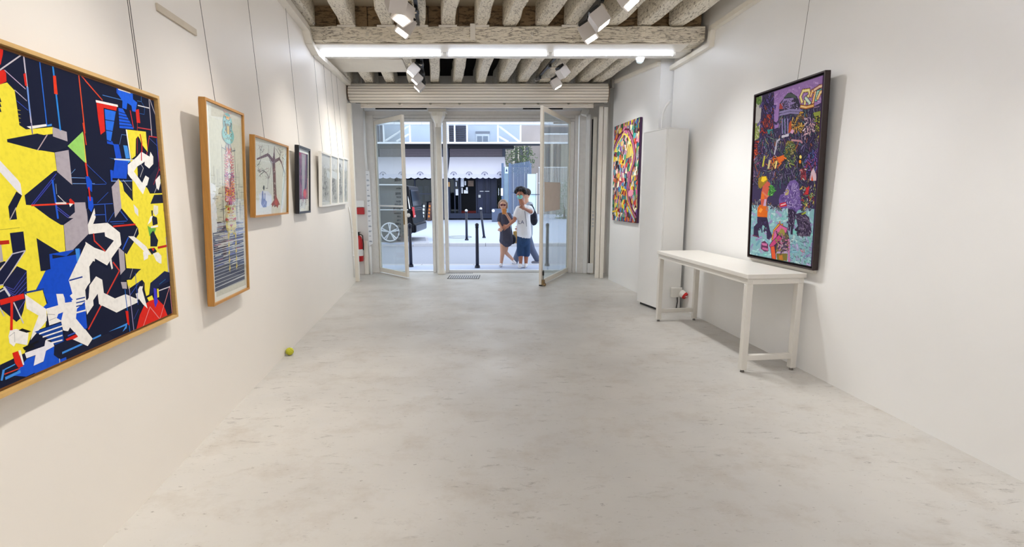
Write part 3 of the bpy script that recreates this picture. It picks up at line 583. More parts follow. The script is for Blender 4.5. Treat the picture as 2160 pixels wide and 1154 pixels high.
# ---- 2. tall symmetrical totem print in a box frame of oak
def boxed(wall, sl, sr, zb, zt, db, dt, depth, name, label, fm, fw, paper, group=None, inner=-.012):
    q = Picture(wall, sl, sr, zb, zt, db, dt, depth, name, label, group)
    q.frame(fm, fw)
    q.panel('backing_paper', paper, fw, fw, q.w-fw, q.h-fw, -depth+.002, inner-.003)
    q.panel('glazing', M_GLASSP, fw, fw, q.w-fw, q.h-fw, inner+.004, inner+.006)
    q.begin(fw, fw, q.w-fw, q.h-fw, inner-.0028, 4e-6)
    return q
PAPER = mat('cream_paper', (226, 223, 212), .8, var=.02, scale=20); PAPERW = mat('white_paper', (236, 236, 232), .8, var=.015, scale=20)
q = boxed('L', 1.033, 1.592, .760, 1.946, .060, .117, .036, 'tall_totem_print', 'tall narrow print of a symmetrical totem over dark stripes, oak box frame', M_OAK, .014, PAPERW)
q.wire([q.w*.36], 3.2)
rnd = random.Random(21)
tw, th = q.w, q.h
C2 = lambda ox, oy, s, *pts: [q.uv(ox+x/s, oy+y/s, -.014) for x, y in pts]
def X2(v, k=0): return None
IM = [q.uv(438, 215, -.014), q.uv(512, 243, -.014), q.uv(519, 601, -.014), q.uv(457, 627, -.014)]
q.poly(IM, (212, 208, 196))
q.poly([q.uv(440.5, 245, -.014), q.uv(512, 268, -.014), q.uv(517, 490, -.014), q.uv(448.5, 488, -.014)], (208, 204, 186))
L2, R2 = .055, tw-.045
vv = lambda py: q.uv(482, py, -.014)[1]
cxm = lambda v: q.uv(481 + (vv(300)-v)*(-8), 400, -.014)[0]
mid = q.uv(481, 300, -.014)[0]
def sym(v, u0, u1, h_, c, tilt=0):
    for sg in (-1, 1): q.poly([(mid+sg*u0, v), (mid+sg*u1, v+tilt), (mid+sg*u1, v+tilt+h_), (mid+sg*u0, v+h_)], c)
# striped sea
v0, v1 = vv(614), vv(486)
v0 = .075
q.poly([(L2, v0), (R2, v0), (R2, v1), (L2, v1)], (52, 58, 88))
k = 0; v = v0
while v < v1 + .05:
    t = (v-v0)/(v1-v0); g = rnd.choice([(200, 200, 206), (222, 222, 224), (168, 174, 190)])
    hh = .0022 + .0015*rnd.random(); q.poly([(L2, v), (R2, v+rnd.uniform(-.004, .012)), (R2, v+hh+rnd.uniform(.0, .01)), (L2, v+hh)], g)
    if t > .35:
        for _ in range(3):
            a = rnd.uniform(L2, R2-.1); q.poly([(a, v+.004), (a+rnd.uniform(.04, .2), v+.006), (a+rnd.uniform(.04, .15), v+.012), (a, v+.011)], rnd.choice([(30, 32, 54), (84, 96, 160), (150, 90, 110), (110, 120, 190), (60, 50, 70), (206, 204, 200)]))
    v += .024*(1-t*.72)
# grid of fine marks above the sea
for i in range(150):
    u = rnd.uniform(L2-.02, R2); v = rnd.uniform(v1, v1+.34); c = rnd.choice([(120, 116, 120), (150, 150, 150), (170, 160, 120), (96, 90, 100)])
    if rnd.random() < .6: q.line([(u, v), (u+rnd.uniform(.01, .08), v+rnd.uniform(-.004, .006))], .002, c)
    else: q.line([(u, v), (u+rnd.uniform(-.003, .003), v+rnd.uniform(.02, .12))], .002, c)
for i in range(26): 
    v = rnd.uniform(v1, v1+.25); q.poly([(L2-.02, v), (L2+.07*rnd.random(), v), (L2+.06, v+.03), (L2-.02, v+.05)], (226, 226, 230))
for sg in (-1, 1):
    q.line([(mid+sg*.095, v1+.52), (mid+sg*.11, v1-.05)], .003, (110, 110, 100))
    q.line([(mid+sg*.055+.01, v1+.10), (mid+sg*.055+.01, v0+.09)], .005, (212, 192, 110))
    for k in range(5): q.poly([(mid+sg*.055-.005, v0+.1+.05*k), (mid+sg*.055+.022, v0+.108+.05*k), (mid+sg*.055+.018, v0+.13+.05*k), (mid+sg*.055+.003, v0+.125+.05*k)], (214, 190, 90))
# body of the totem, bottom to top
for i in range(90):
    t = rnd.random(); v = vv(498)+t*(vv(440)-vv(498)); sym(v, rnd.uniform(0, .03), rnd.uniform(.02, .085), rnd.uniform(.004, .02), rnd.choice([(208, 184, 70), (196, 168, 60), (220, 206, 130), (184, 60, 50), (206, 196, 160), (170, 150, 60)]), rnd.uniform(-.02, .02))
sym(vv(432), 0, .028, .05, (160, 28, 66))
for i in range(120):
    t = rnd.random(); v = vv(428)+t*(vv(345)-vv(428)); wd = .085*(1-.35*t)
    c = rnd.choice([(200, 60, 50), (214, 110, 50), (176, 30, 60), (226, 170, 60), (234, 214, 200), (210, 130, 140), (238, 232, 222), (150, 60, 120)]) if t < .55 else rnd.choice([(160, 80, 160), (206, 150, 190), (236, 228, 224), (232, 224, 210), (110, 60, 120), (210, 110, 110)])
    a = rnd.uniform(0, wd*.7); sym(v, a, a+rnd.uniform(.01, .035), rnd.uniform(.004, .013), c, rnd.uniform(-.025, .01))
sym(vv(410), 0, .02, .10, (140, 36, 34)); sym(vv(412), .004, .016, .07, (224, 120, 44)); sym(vv(394), 0, .012, .05, (120, 24, 30))
for i in range(16): sym(vv(420)+i*.017, .022, .072, .005, (236, 150, 60) if i < 7 else (212, 120, 130), .012)
for i in range(70):
    t = rnd.random(); v = vv(345)+t*(vv(316)-vv(345)); a = rnd.uniform(0, .03); sym(v, a, a+rnd.uniform(.008, .025), rnd.uniform(.004, .012), rnd.choice([(214, 110, 80), (228, 180, 160), (206, 150, 80), (236, 230, 222), (170, 60, 60), (190, 120, 150)]), rnd.uniform(-.01, .015))
sym(vv(324), 0, .012, .03, (190, 60, 50)); sym(vv(318), 0, .006, .06, (100, 50, 90))
for sg in (-1, 1): q.line([(mid+sg*.03, vv(320)), (mid+sg*.045, vv(313)), (mid+sg*.02, vv(302))], .006, (86, 110, 160)); q.line([(mid+sg*.05, vv(317)), (mid+sg*.10, vv(314))], .004, (90, 100, 120))
def oval(cv, ru, rv, c, n=20): q.poly([(mid+ru*math.cos(2*PI*k/n), cv+rv*math.sin(2*PI*k/n)) for k in range(n)], c)
oval(vv(285), .088, .055, (122, 184, 182)); oval(vv(262), .066, .065, (120, 180, 184)); oval(vv(272), .045, .03, (92, 92, 40))
for i in range(46): v = vv(300)+rnd.random()*(vv(248)-vv(300)); a = rnd.uniform(0, .05); sym(v, a, a+rnd.uniform(.006, .018), rnd.uniform(.003, .008), rnd.choice([(80, 140, 150), (150, 206, 204), (96, 90, 30), (60, 60, 30), (196, 160, 50), (130, 190, 190)]), rnd.uniform(-.012, .012))
sym(vv(283), 0, .03, .05, (86, 80, 28)); sym(vv(284), 0, .012, .05, (212, 176, 50)); sym(vv(270), .036, .05, .03, (60, 62, 30))
sym(vv(253), 0, .022, .018, (222, 160, 40)); sym(vv(249), .005, .05, .006, (214, 170, 150), .006); sym(vv(240), .01, .06, .005, (214, 160, 150), .006)
q.finish('printed_sheet')

# ---- 3. tree print
q = boxed('L', 1.808, 2.627, 1.249, 1.837, .060, .100, .036, 'tree_print', 'print of a bare dark red tree beside a small blue figure, oak box frame', M_OAK, .014, PAPER)
q.wire([q.w*.36], 3.2)
T3 = lambda *pts: [q.uv(530+x/6.41, 285+y/6.41, -.014) for x, y in pts]
q.poly(T3((60, 60), (490, 155), (495, 1040), (75, 1090)), (222, 221, 212))
rnd = random.Random(5)
q.poly(T3((105, 800), (150, 755), (230, 760), (275, 810), (280, 900), (240, 960), (120, 985)), (224, 226, 240)); q.poly(T3((470, 560), (490, 560), (440, 990), (400, 995)), (232, 230, 232))
DR = (98, 34, 36)
def limb(pts, w0, w1, c):
    pts = T3(*pts); n = len(pts)-1
    for i in range(n):
        a = w0+(w1-w0)*i/n; b = w0+(w1-w0)*(i+1)/n; q.line([pts[i], pts[i+1]], a, c, taper=b/a)
limb([(330, 930), (318, 700), (312, 520), (305, 400), (308, 330)], .075, .062, DR); limb([(308, 400), (310, 280), (315, 170)], .06, .01, (90, 40, 50))
q.poly(T3((265, 945), (320, 860), (335, 800), (350, 850), (390, 940), (370, 945), (355, 990), (335, 950), (310, 940), (285, 975), (280, 940)), (150, 32, 30)); q.poly(T3((315, 910), (330, 860), (360, 900), (350, 950), (330, 940)), (190, 40, 34))
for i in range(60):
    y = rnd.uniform(380, 820); q.line(T3((rnd.uniform(300, 330), y), (rnd.uniform(300, 332), y+rnd.uniform(8, 40))), .006, rnd.choice([(60, 20, 24), (150, 90, 80), (120, 40, 40), (190, 170, 160), (70, 60, 40)]))
limb([(300, 360), (250, 290), (225, 265), (140, 300), (80, 325)], .035, .012, (96, 44, 62)); limb([(310, 360), (380, 320), (410, 370), (440, 470), (455, 520)], .03, .01, (104, 66, 80))
BR = (88, 76, 78)
for pts in ([(255, 300), (275, 380), (265, 480), (245, 560), (232, 600), (222, 720), (200, 720)], [(235, 570), (205, 510), (170, 480), (120, 490), (90, 440)], [(120, 490), (85, 470)], [(180, 490), (130, 530), (105, 560)], [(120, 310), (125, 210), (150, 140)], [(125, 210), (110, 150)], [(130, 330), (100, 400), (80, 410)],
            [(232, 260), (235, 140)], [(440, 400), (420, 300), (450, 330), (465, 400)], [(385, 310), (400, 240), (360, 170)], [(385, 270), (330, 180)], [(455, 520), (440, 700), (420, 800), (410, 990)], [(275, 380), (245, 330), (240, 270)], [(440, 470), (420, 560)], [(455, 300), (470, 250)]):
    limb(pts, .0075, .004, BR)
for i in range(40):
    a, b = rnd.choice([(130, 170), (100, 450), (140, 520), (390, 240), (440, 400), (180, 470), (420, 560), (250, 560)]); a += rnd.uniform(-40, 40); b += rnd.uniform(-60, 60)
    limb([(a, b), (a+rnd.uniform(-30, 30), b+rnd.uniform(-30, 30)), (a+rnd.uniform(-45, 45), b+rnd.uniform(-50, 50))], .003, .002, rnd.choice([BR, (150, 156, 140), (160, 120, 120)]))
q.poly(T3((148, 760), (160, 750), (170, 860), (178, 860), (180, 780), (190, 790), (192, 880), (212, 900), (205, 975), (160, 978), (135, 930), (142, 850)), (104, 118, 178)); q.poly(T3((155, 720), (165, 680), (178, 685), (182, 720), (172, 750)), (60, 54, 56))
for i in range(14): q.line(T3((rnd.uniform(145, 205), rnd.uniform(870, 960)), (rnd.uniform(145, 205), rnd.uniform(880, 975))), .004, rnd.choice([(70, 80, 150), (140, 150, 200)]))
q.finish('printed_sheet')

# ---- 4. small print in a black frame
q = boxed('L', 3.003, 3.446, 1.235, 1.886, .050, .087, .038, 'small_dark_framed_print', 'small pink and grey abstract print in a black frame', mat('black_frame_wood', (20, 21, 30), .4, var=.2), .02, PAPERW)
q.wire([q.w*.32], 3.2)
rnd = random.Random(9)
q.poly([(.05, .14), (q.w-.05, .14), (q.w-.05, q.h-.06), (.05, q.h-.06)], (150, 92, 120))
for i in range(90):
    u, v = rnd.uniform(.05, q.w-.08), rnd.uniform(.16, q.h-.1)
    c = rnd.choice([(30, 34, 52), (44, 52, 76), (70, 70, 90)]) if (u > .27 or v > .4) else rnd.choice([(176, 96, 130), (140, 70, 110), (190, 120, 150), (60, 44, 66)])
    q.line([(u, v), (u+rnd.uniform(-.03, .03), v-rnd.uniform(.02, .09))], rnd.uniform(.006, .016), c)
q.poly([(.05, q.h-.12), (.12, q.h-.07), (.05, q.h-.06)], (190, 30, 60)); q.poly([(.33, q.h-.30), (q.w-.05, q.h-.30), (q.w-.05, q.h-.06), (.33, q.h-.06)], (56, 36, 46))
q.poly([(.16, .17), (.25, .17), (.30, q.h-.07), (.16, q.h-.07)], (168, 162, 164)); q.poly([(.19, .2), (.22, .2), (.24, q.h-.1), (.20, q.h-.1)], (178, 172, 174))
for sc_, c in ((1, (196, 60, 84)), (.7, (226, 92, 90))): q.poly([(.27+.068*sc_*math.cos(2*PI*k/20), .195+.05*sc_*math.sin(2*PI*k/20)) for k in range(20)], c)
for i in range(26): u = rnd.uniform(.06, q.w-.06); q.line([(u, rnd.uniform(.06, .16)), (u+rnd.uniform(-.04, .04), rnd.uniform(.08, .2))], .005, rnd.choice([(60, 60, 80), (140, 140, 150), (120, 60, 90)]))
q.finish('printed_sheet')

# ---- 5-8. four white framed ink drawings side by side
WF = mat('white_frame_paint', (232, 230, 224), .45, var=.03)
lab = ['pencil drawing in white frame, first of four from the small black frame', 'second of four white framed drawings, pale reflection painted on its sheet', 'third of four white framed drawings, dark blot near the top', 'last of four white framed drawings, beside the shutter rail']
es = [3.972, 4.50, 4.965, 5.36, 5.706]
for i in range(4):
    q = boxed('L', es[i], es[i+1]-.004, 1.282+.006*i, 1.915+.013*i, .050, .082, .036, 'white_framed_drawing', lab[i], WF, .022, mat('grey_paper', (218, 216, 214), .8, var=.02), 'ink drawings in a row of white frames')
    q.wire([q.w*.35], 3.14)
    rnd = random.Random(50+i)
    q.poly([(.022, .022), (q.w-.022, .022), (q.w-.022, q.h-.022), (.022, q.h-.022)], (218, 217, 216))
    for k in range(130):
        cxx = .5*q.w + (.12*q.w)*math.sin(k*.9); u = cxx + rnd.gauss(0, .16*q.w); v = rnd.triangular(.05, q.h-.08, q.h*.3)
        g = rnd.choice([70, 96, 120, 150, 170]); g = g if i < 3 else min(200, g+50)
        q.line([(u, v), (u+rnd.uniform(-.02, .02), v+rnd.uniform(-.035, .035)), (u+rnd.uniform(-.03, .03), v+rnd.uniform(-.05, .05))], rnd.uniform(.003, .009), (g, g, g+6))
    if i < 3: q.poly([(q.w*(.62, .12, .1)[i], q.h*.56), (q.w*(.97, .92, .4)[i], q.h*.52), (q.w*(.97, .92, .4)[i], q.h*.66), (q.w*(.62, .12, .1)[i], q.h*.70)], (232, 236, 242))  # pale quads paint glass reflections into the sheet colour
    if i == 2: q.line([(q.w*.42, q.h*.68), (q.w*.46, q.h*.84)], .03, (60, 60, 66))
    q.finish('printed_sheet')

# ---- 9. dense city painting on the right wall
q = Picture('R', 2.387, 1.512, .836, 2.307, .060, .112, .045, 'city_crowd_painting', 'purple city painting of figures and an ape in a black float frame above the table')
q.frame(M_DARKWOOD, .012); q.panel('canvas', mat('violet_canvas', (120, 90, 140), .6), .03, .03, q.w-.03, q.h-.03, -.04, -.006)
MB().obox(q.O, q.U, q.T, q.N, (.012, .012, -.045), (q.w-.012, q.h-.012, -.041)).build('frame_back', M_BLACK, q.root)
q.wire([q.w*.60], 3.19)
q.begin_grid(.03, .03, q.w-.03, q.h-.03, -.0055, .0030)
a1 = lambda *pts: [q.uv(1590+x/5.493, 170+y/5.493, -.006) for x, y in pts]
a2 = lambda *pts: [q.uv(1570+x/5.494, 360+y/5.494, -.006) for x, y in pts]
rnd = random.Random(77)
def inside(pt, poly_):
    x, y = pt; r = False
    for i in range(len(poly_)):
        (xa, ya), (xb, yb) = poly_[i-1], poly_[i]
        if (ya > y) != (yb > y) and x < (xb-xa)*(y-ya)/(yb-ya)+xa: r = not r
    return r
def fill_strokes(A_, region, n, cols, l0, l1, w0, w1, vert=.5, dark=(26, 22, 40)):
    xs = [t[0] for t in region]; ys = [t[1] for t in region]; k = 0; tries = 0
    while k < n and tries < n*20:
        tries += 1; x, y = rnd.uniform(min(xs), max(xs)), rnd.uniform(min(ys), max(ys))
        if not inside((x, y), region): continue
        k += 1; L_ = rnd.uniform(l0, l1); ang = PI/2+rnd.gauss(0, .25) if rnd.random() < vert else rnd.uniform(0, PI)
        c = rnd.choice(cols); w_ = rnd.uniform(w0, w1); bend = rnd.uniform(-.28, .28); pts = [(x, y)]
        for j in range(3): ang += bend; pts.append((pts[-1][0]+math.cos(ang)*L_/3, pts[-1][1]+math.sin(ang)*L_/3))
        pp = A_(*pts)
        q.line(pp, w_*1.65, dark); q.line(pp, w_, c)
        if rnd.random() < .5: q.line(pp[:3], w_*.35, tuple(min(255, t+34) for t in c))
PUR = [(132, 104, 158), (108, 84, 140), (90, 70, 124), (150, 130, 176), (76, 62, 110)]
MIX = [(112, 100, 142), (84, 76, 120), (92, 110, 92), (60, 84, 82), (132, 124, 140), (150, 134, 84), (160, 86, 54), (72, 60, 96), (100, 58, 84), (60, 100, 106), (134, 110, 140), (50, 46, 74), (66, 60, 92), (76, 70, 104), (58, 66, 76), (90, 84, 112)]
MIX = [tuple(int(x*.74+y*.26) for x, y in zip(c, (74, 64, 92))) for c in MIX]
# sky
q.poly(a1((-30, 0), (830, -190), (830, 600), (-30, 700)), (146, 112, 168))
fill_strokes(a1, [(0, 200), (800, 0), (800, 250), (560, 300), (240, 300), (240, 500), (0, 700)], 150, [(160, 126, 180), (136, 100, 160), (152, 118, 174), (170, 138, 186)], 30, 70, .010, .02, .1, (146, 112, 168))
q.poly(a1((0, 190), (95, 165), (95, 400), (60, 700), (-10, 720)), (176, 172, 168)); q.poly(a1((10, 200), (90, 180), (92, 240), (50, 275), (20, 250)), (110, 142, 62)); q.poly(a1((0, 500), (40, 490), (60, 600), (60, 690), (-10, 710)), (126, 140, 72))
fill_strokes(a1, [(0, 190), (90, 180), (90, 260), (10, 280)], 24, [(96, 132, 54), (130, 160, 80), (80, 110, 50)], 15, 30, .006, .012, .3, (80, 100, 60))
fill_strokes(a1, [(0, 480), (60, 500), (60, 690), (0, 700)], 26, [(150, 160, 90), (110, 130, 60), (190, 180, 150)], 15, 40, .006, .012, .6, (120, 126, 80))
# mass of the city
q.poly(a1((60, 700), (100, 170), (235, 130), (235, 420), (240, 560), (290, 540), (290, 380), (300, 270), (360, 190), (420, 140), (500, 180), (540, 280), (640, 330), (830, 230), (830, 1200), (-40, 1230), (-40, 690)), (58, 48, 78))
TOW = [(100, 170), (238, 130), (232, 480), (220, 900), (80, 880), (75, 560)]
fill_strokes(a1, TOW, 110, [(62, 50, 96), (84, 66, 128), (46, 40, 70), (120, 60, 60), (70, 64, 90), (104, 88, 150)], 30, 80, .008, .016, .85)
fill_strokes(a1, [(85, 390), (215, 400), (215, 590), (80, 600)], 50, [(150, 50, 40), (110, 40, 50), (176, 70, 40), (80, 50, 80)], 20, 50, .007, .014, .6)
q.poly(a1((155, 570), (220, 560), (225, 610), (165, 620)), (50, 120, 120))
fill_strokes(a1, [(-30, 700), (60, 690), (70, 900), (-30, 940)], 40, [(176, 62, 34), (200, 84, 40), (130, 44, 40), (90, 50, 60)], 30, 60, .009, .016, .0); fill_strokes(a1, [(-30, 850), (70, 850), (70, 1160), (-30, 1160)], 60, [(150, 90, 130), (60, 84, 80), (110, 60, 100), (50, 60, 80), (180, 150, 170)], 20, 50, .006, .012, .3)
CITY = [(80, 620), (290, 560), (300, 380), (560, 330), (800, 280), (790, 1150), (0, 1200), (0, 980)]
fill_strokes(a1, CITY, 640, MIX, 24, 95, .006, .015, .86)
# domed head building
q.poly(a1((295, 350), (300, 265), (345, 215), (380, 160), (430, 135), (480, 165), (520, 215), (540, 300), (540, 380), (430, 400)), (50, 46, 62)); q.poly(a1((330, 250), (350, 210), (460, 200), (470, 290), (400, 330), (340, 300)), (140, 120, 168)); q.poly(a1((295, 330), (300, 270), (340, 260), (350, 330)), (150, 62, 58)); q.poly(a1((345, 200), (400, 140), (480, 165), (500, 210), (420, 190)), (74, 82, 80))
fill_strokes(a1, [(310, 240), (460, 200), (530, 260), (530, 350), (320, 350)], 46, [(160, 144, 186), (120, 100, 150), (90, 80, 110), (70, 60, 80)], 15, 40, .005, .01, .4)
for y in (370, 400): q.line(a1((300, y), (420, y-30), (560, y-20)), .016, (130, 120, 160))
for x in (330, 362, 395): q.line(a1((x, 450), (x+4, 610)), .016, (140, 128, 176)); q.line(a1((x+6, 450), (x+9, 610)), .005, (60, 50, 80))
# graffiti-like sign
for pts, c in (([(560, 250), (540, 190), (570, 120), (640, 110), (650, 170), (600, 200), (590, 280)], (214, 196, 110)), ([(600, 200), (650, 260), (640, 280)], (160, 196, 190)), ([(660, 180), (680, 120), (720, 130), (700, 190), (680, 280)], (214, 150, 70)), ([(720, 230), (740, 130), (790, 110), (800, 190)], (84, 170, 160)), ([(740, 210), (770, 140), (800, 120)], (220, 180, 110)), ([(545, 300), (610, 310), (690, 290)], (200, 140, 60)), ([(700, 110), (760, 70), (800, 60)], (200, 150, 120))):
    q.line(a1(*pts), .032, (90, 40, 60)); q.line(a1(*pts), .022, c); q.line(a1(*pts), .005, (240, 226, 190))
fill_strokes(a1, [(520, 330), (620, 330), (560, 600), (430, 580), (420, 470)], 50, [(196, 150, 60), (170, 120, 50), (206, 170, 90), (120, 96, 60)], 20, 50, .007, .014, .5)
q.poly(a1((400, 610), (410, 500), (430, 460), (440, 520), (430, 600)), (176, 80, 46)); q.poly(a1((420, 600), (445, 560), (470, 580), (450, 620)), (200, 150, 180))
fill_strokes(a1, [(690, 380), (780, 360), (780, 700), (700, 690)], 40, [(190, 180, 60), (150, 160, 50), (110, 120, 60), (90, 80, 60)], 15, 45, .007, .014, .3); q.poly(a1((690, 370), (780, 350), (780, 400), (700, 415)), (140, 150, 66))
q.poly(a1((365, 760), (390, 700), (450, 700), (480, 740), (490, 830), (400, 900), (360, 880)), (120, 110, 50)); fill_strokes(a1, [(370, 720), (470, 720), (480, 980), (350, 980)], 60, [(130, 140, 80), (96, 120, 80), (70, 96, 70), (50, 60, 60), (150, 140, 90)], 20, 50, .007, .013, .6)
fill_strokes(a1, [(190, 880), (350, 870), (340, 960), (200, 1020)], 44, [(206, 96, 40), (220, 120, 50), (190, 150, 80), (150, 70, 50)], 20, 50, .007, .014, .5); q.poly(a1((270, 890), (350, 860), (350, 920), (290, 960)), (210, 100, 40)); q.line(a1((250, 1010), (265, 940)), .02, (220, 200, 120)); q.line(a1((170, 1010), (185, 930)), .026, (190, 180, 130)); q.line(a1((105, 990), (125, 880)), .02, (180, 180, 60))
fill_strokes(a1, [(590, 420), (690, 400), (680, 640), (590, 640)], 46, [(190, 150, 160), (150, 120, 150), (110, 96, 130), (206, 180, 190)], 20, 50, .007, .013, .6)
fill_strokes(a1, [(600, 860), (740, 780), (730, 1060), (610, 1080)], 60, [(110, 80, 150), (70, 80, 140), (140, 60, 90), (90, 60, 120), (60, 90, 140)], 30, 60, .007, .014, .8)
q.poly(a1((515, 1000), (515, 870), (540, 840), (560, 870), (555, 1000), (535, 1020)), (34, 30, 40)); 
for (x, y, c) in ((542, 885, (240, 220, 120)), (537, 940, (224, 140, 40)), (533, 985, (60, 50, 50))): q.poly(a1(*[(x+14*math.cos(k*PI/5), y+22*math.sin(k*PI/5)) for k in range(10)]), c)
q.poly(a1((650, 1160), (665, 1060), (690, 1010), (720, 1080), (735, 1160)), (206, 180, 190)); q.poly(a1((665, 1160), (675, 1090), (690, 1160)), (220, 90, 50))
q.poly(a1((545, 1150), (550, 1030), (600, 1010), (610, 1150)), (150, 60, 70)); fill_strokes(a1, [(550, 1020), (600, 1010), (605, 1150), (550, 1150)], 14, [(200, 120, 120), (120, 50, 60), (200, 190, 180)], 12, 30, .006, .01, .4)
q.line(a1((440, 690), (540, 700), (560, 720)), .014, (180, 130, 140)); q.line(a1((330, 650), (400, 630)), .02, (190, 184, 196)); q.line(a1((240, 850), (270, 700), (300, 680)), .018, (170, 166, 180))
# plaza
q.poly(a2((-20, 380), (100, 395), (500, 455), (700, 450), (860, 440), (860, 1160), (-40, 1020)), (130, 176, 182))
fill_strokes(a2, [(40, 400), (830, 460), (790, 1120), (40, 1000)], 260, [(150, 196, 196), (110, 160, 176), (160, 150, 190), (120, 190, 180), (140, 132, 176), (176, 206, 206), (150, 160, 190)], 30, 90, .012, .026, .05, (134, 174, 184))
for i in range(70): x, y = rnd.uniform(530, 780), rnd.uniform(760, 1080); q.line(a2((x, y), (x+rnd.choice([0, 30]), y+rnd.choice([14, 3]))), .0035, (66, 70, 96))
for i in range(60): x, y = rnd.uniform(60, 520), rnd.uniform(480, 1000); q.line(a2((x, y), (x+rnd.uniform(-6, 6), y+rnd.uniform(6, 22))), .003, (90, 110, 140))
fill_strokes(a2, [(70, 340), (200, 330), (400, 380), (400, 440), (75, 395)], 50, [(60, 60, 80), (100, 96, 110), (150, 150, 160), (170, 120, 70)], 20, 60, .005, .01, .05)
# standing child with orange shorts
q.poly(a2((150, 530), (155, 430), (175, 400), (240, 400), (270, 440), (268, 540), (210, 545)), (214, 104, 32)); q.poly(a2((150, 535), (265, 540), (300, 700), (330, 760), (290, 800), (262, 790), (255, 660), (215, 630), (160, 690), (170, 765), (105, 750), (110, 650), (150, 610)), (56, 44, 74))
q.poly(a2((195, 400), (190, 330), (200, 250), (215, 180), (270, 120), (300, 150), (290, 240), (300, 280), (265, 320), (250, 410)), (196, 90, 72)); q.poly(a2((195, 330), (200, 240), (230, 270), (235, 330)), (220, 110, 36)); q.poly(a2((220, 410), (235, 330), (258, 330), (250, 410)), (190, 160, 190))
q.poly(a2((160, 150), (165, 90), (210, 60), (260, 65), (275, 110), (240, 150), (190, 210), (165, 190)), (150, 120, 40)); q.poly(a2((195, 120), (205, 75), (250, 65), (262, 105), (220, 135)), (232, 196, 44)); q.line(a2((215, 250), (265, 300), (300, 265)), .016, (206, 120, 90))
q.poly(a2((270, 280), (300, 160), (340, 180), (355, 230), (330, 290), (300, 300)), (86, 160, 70)); fill_strokes(a2, [(280, 180), (340, 180), (350, 280), (290, 290)], 24, [(70, 150, 60), (110, 180, 90), (50, 110, 60)], 15, 35, .006, .012, .4)
q.poly(a2((250, 460), (262, 410), (282, 420), (280, 460)), (170, 120, 110)); q.line(a2((100, 750), (170, 770)), .012, (110, 60, 90)); q.line(a2((290, 790), (335, 745)), .012, (90, 60, 100))
fill_strokes(a2, [(155, 545), (265, 545), (285, 700), (130, 690)], 20, [(74, 60, 100), (44, 36, 60)], 20, 40, .006, .012, .8, (48, 38, 66)); q.poly(a2((165, 470), (190, 430), (215, 450), (190, 490)), (240, 150, 60))
q.line(a2((82, 180), (85, 460)), .008, (30, 40, 50)); q.poly(a2((75, 460), (98, 460), (95, 470), (75, 470)), (30, 40, 50)); q.poly(a2((80, 130), (98, 128), (98, 150), (82, 152)), (226, 110, 90))
# purple ape
q.poly(a2((400, 340), (420, 280), (490, 260), (500, 170), (530, 120), (590, 105), (630, 150), (645, 240), (660, 340), (650, 440), (600, 480), (560, 460), (500, 430), (490, 440), (410, 430)), (112, 88, 152))
q.poly(a2((540, 200), (560, 140), (620, 150), (630, 210), (590, 240)), (140, 122, 176)); q.poly(a2((580, 260), (620, 230), (645, 300), (640, 430), (590, 470), (575, 360)), (126, 104, 166)); q.poly(a2((410, 300), (470, 270), (490, 330), (420, 350)), (96, 74, 140)); q.poly(a2((470, 290), (480, 220), (505, 180), (520, 230), (510, 280)), (176, 160, 110))
q.poly(a2((408, 380), (490, 360), (492, 410), (415, 425)), (190, 40, 60)); q.line(a2((425, 400), (480, 385)), .01, (230, 190, 190))
fill_strokes(a2, [(500, 150), (630, 150), (650, 400), (600, 460), (500, 420), (430, 330)], 90, [(150, 132, 186), (104, 80, 144), (84, 62, 124), (170, 152, 196)], 15, 45, .005, .011, .5, (80, 62, 116))
q.poly(a2((505, 450), (560, 450), (600, 480), (590, 560), (570, 640), (560, 740), (535, 740), (540, 640), (525, 700), (505, 690), (510, 580)), (52, 42, 66)); q.poly(a2((595, 500), (680, 480), (750, 540), (780, 700), (760, 765), (620, 755), (600, 720), (640, 700), (610, 600)), (64, 52, 78)); q.poly(a2((640, 560), (720, 550), (750, 640), (700, 700), (640, 640)), (92, 76, 106)); q.poly(a2((610, 720), (760, 720), (755, 765), (615, 755)), (104, 88, 110))
fill_strokes(a2, [(600, 500), (740, 530), (770, 740), (620, 740)], 70, [(110, 96, 124), (76, 62, 90), (46, 38, 58), (130, 116, 140)], 20, 45, .005, .011, .5, (44, 36, 56)); fill_strokes(a2, [(510, 460), (590, 470), (560, 730), (510, 690)], 26, [(120, 106, 136), (80, 66, 96)], 15, 40, .005, .01, .8); q.poly(a2((660, 500), (720, 470), (715, 495), (670, 515)), (150, 160, 50))
fill_strokes(a2, [(660, 180), (830, 160), (820, 430), (670, 440)], 90, [(100, 110, 90), (170, 60, 60), (140, 160, 90), (80, 70, 110), (150, 140, 160), (60, 60, 90), (200, 170, 90)], 18, 45, .006, .012, .6); q.poly(a2((705, 280), (720, 195), (755, 190), (740, 275)), (196, 50, 54))
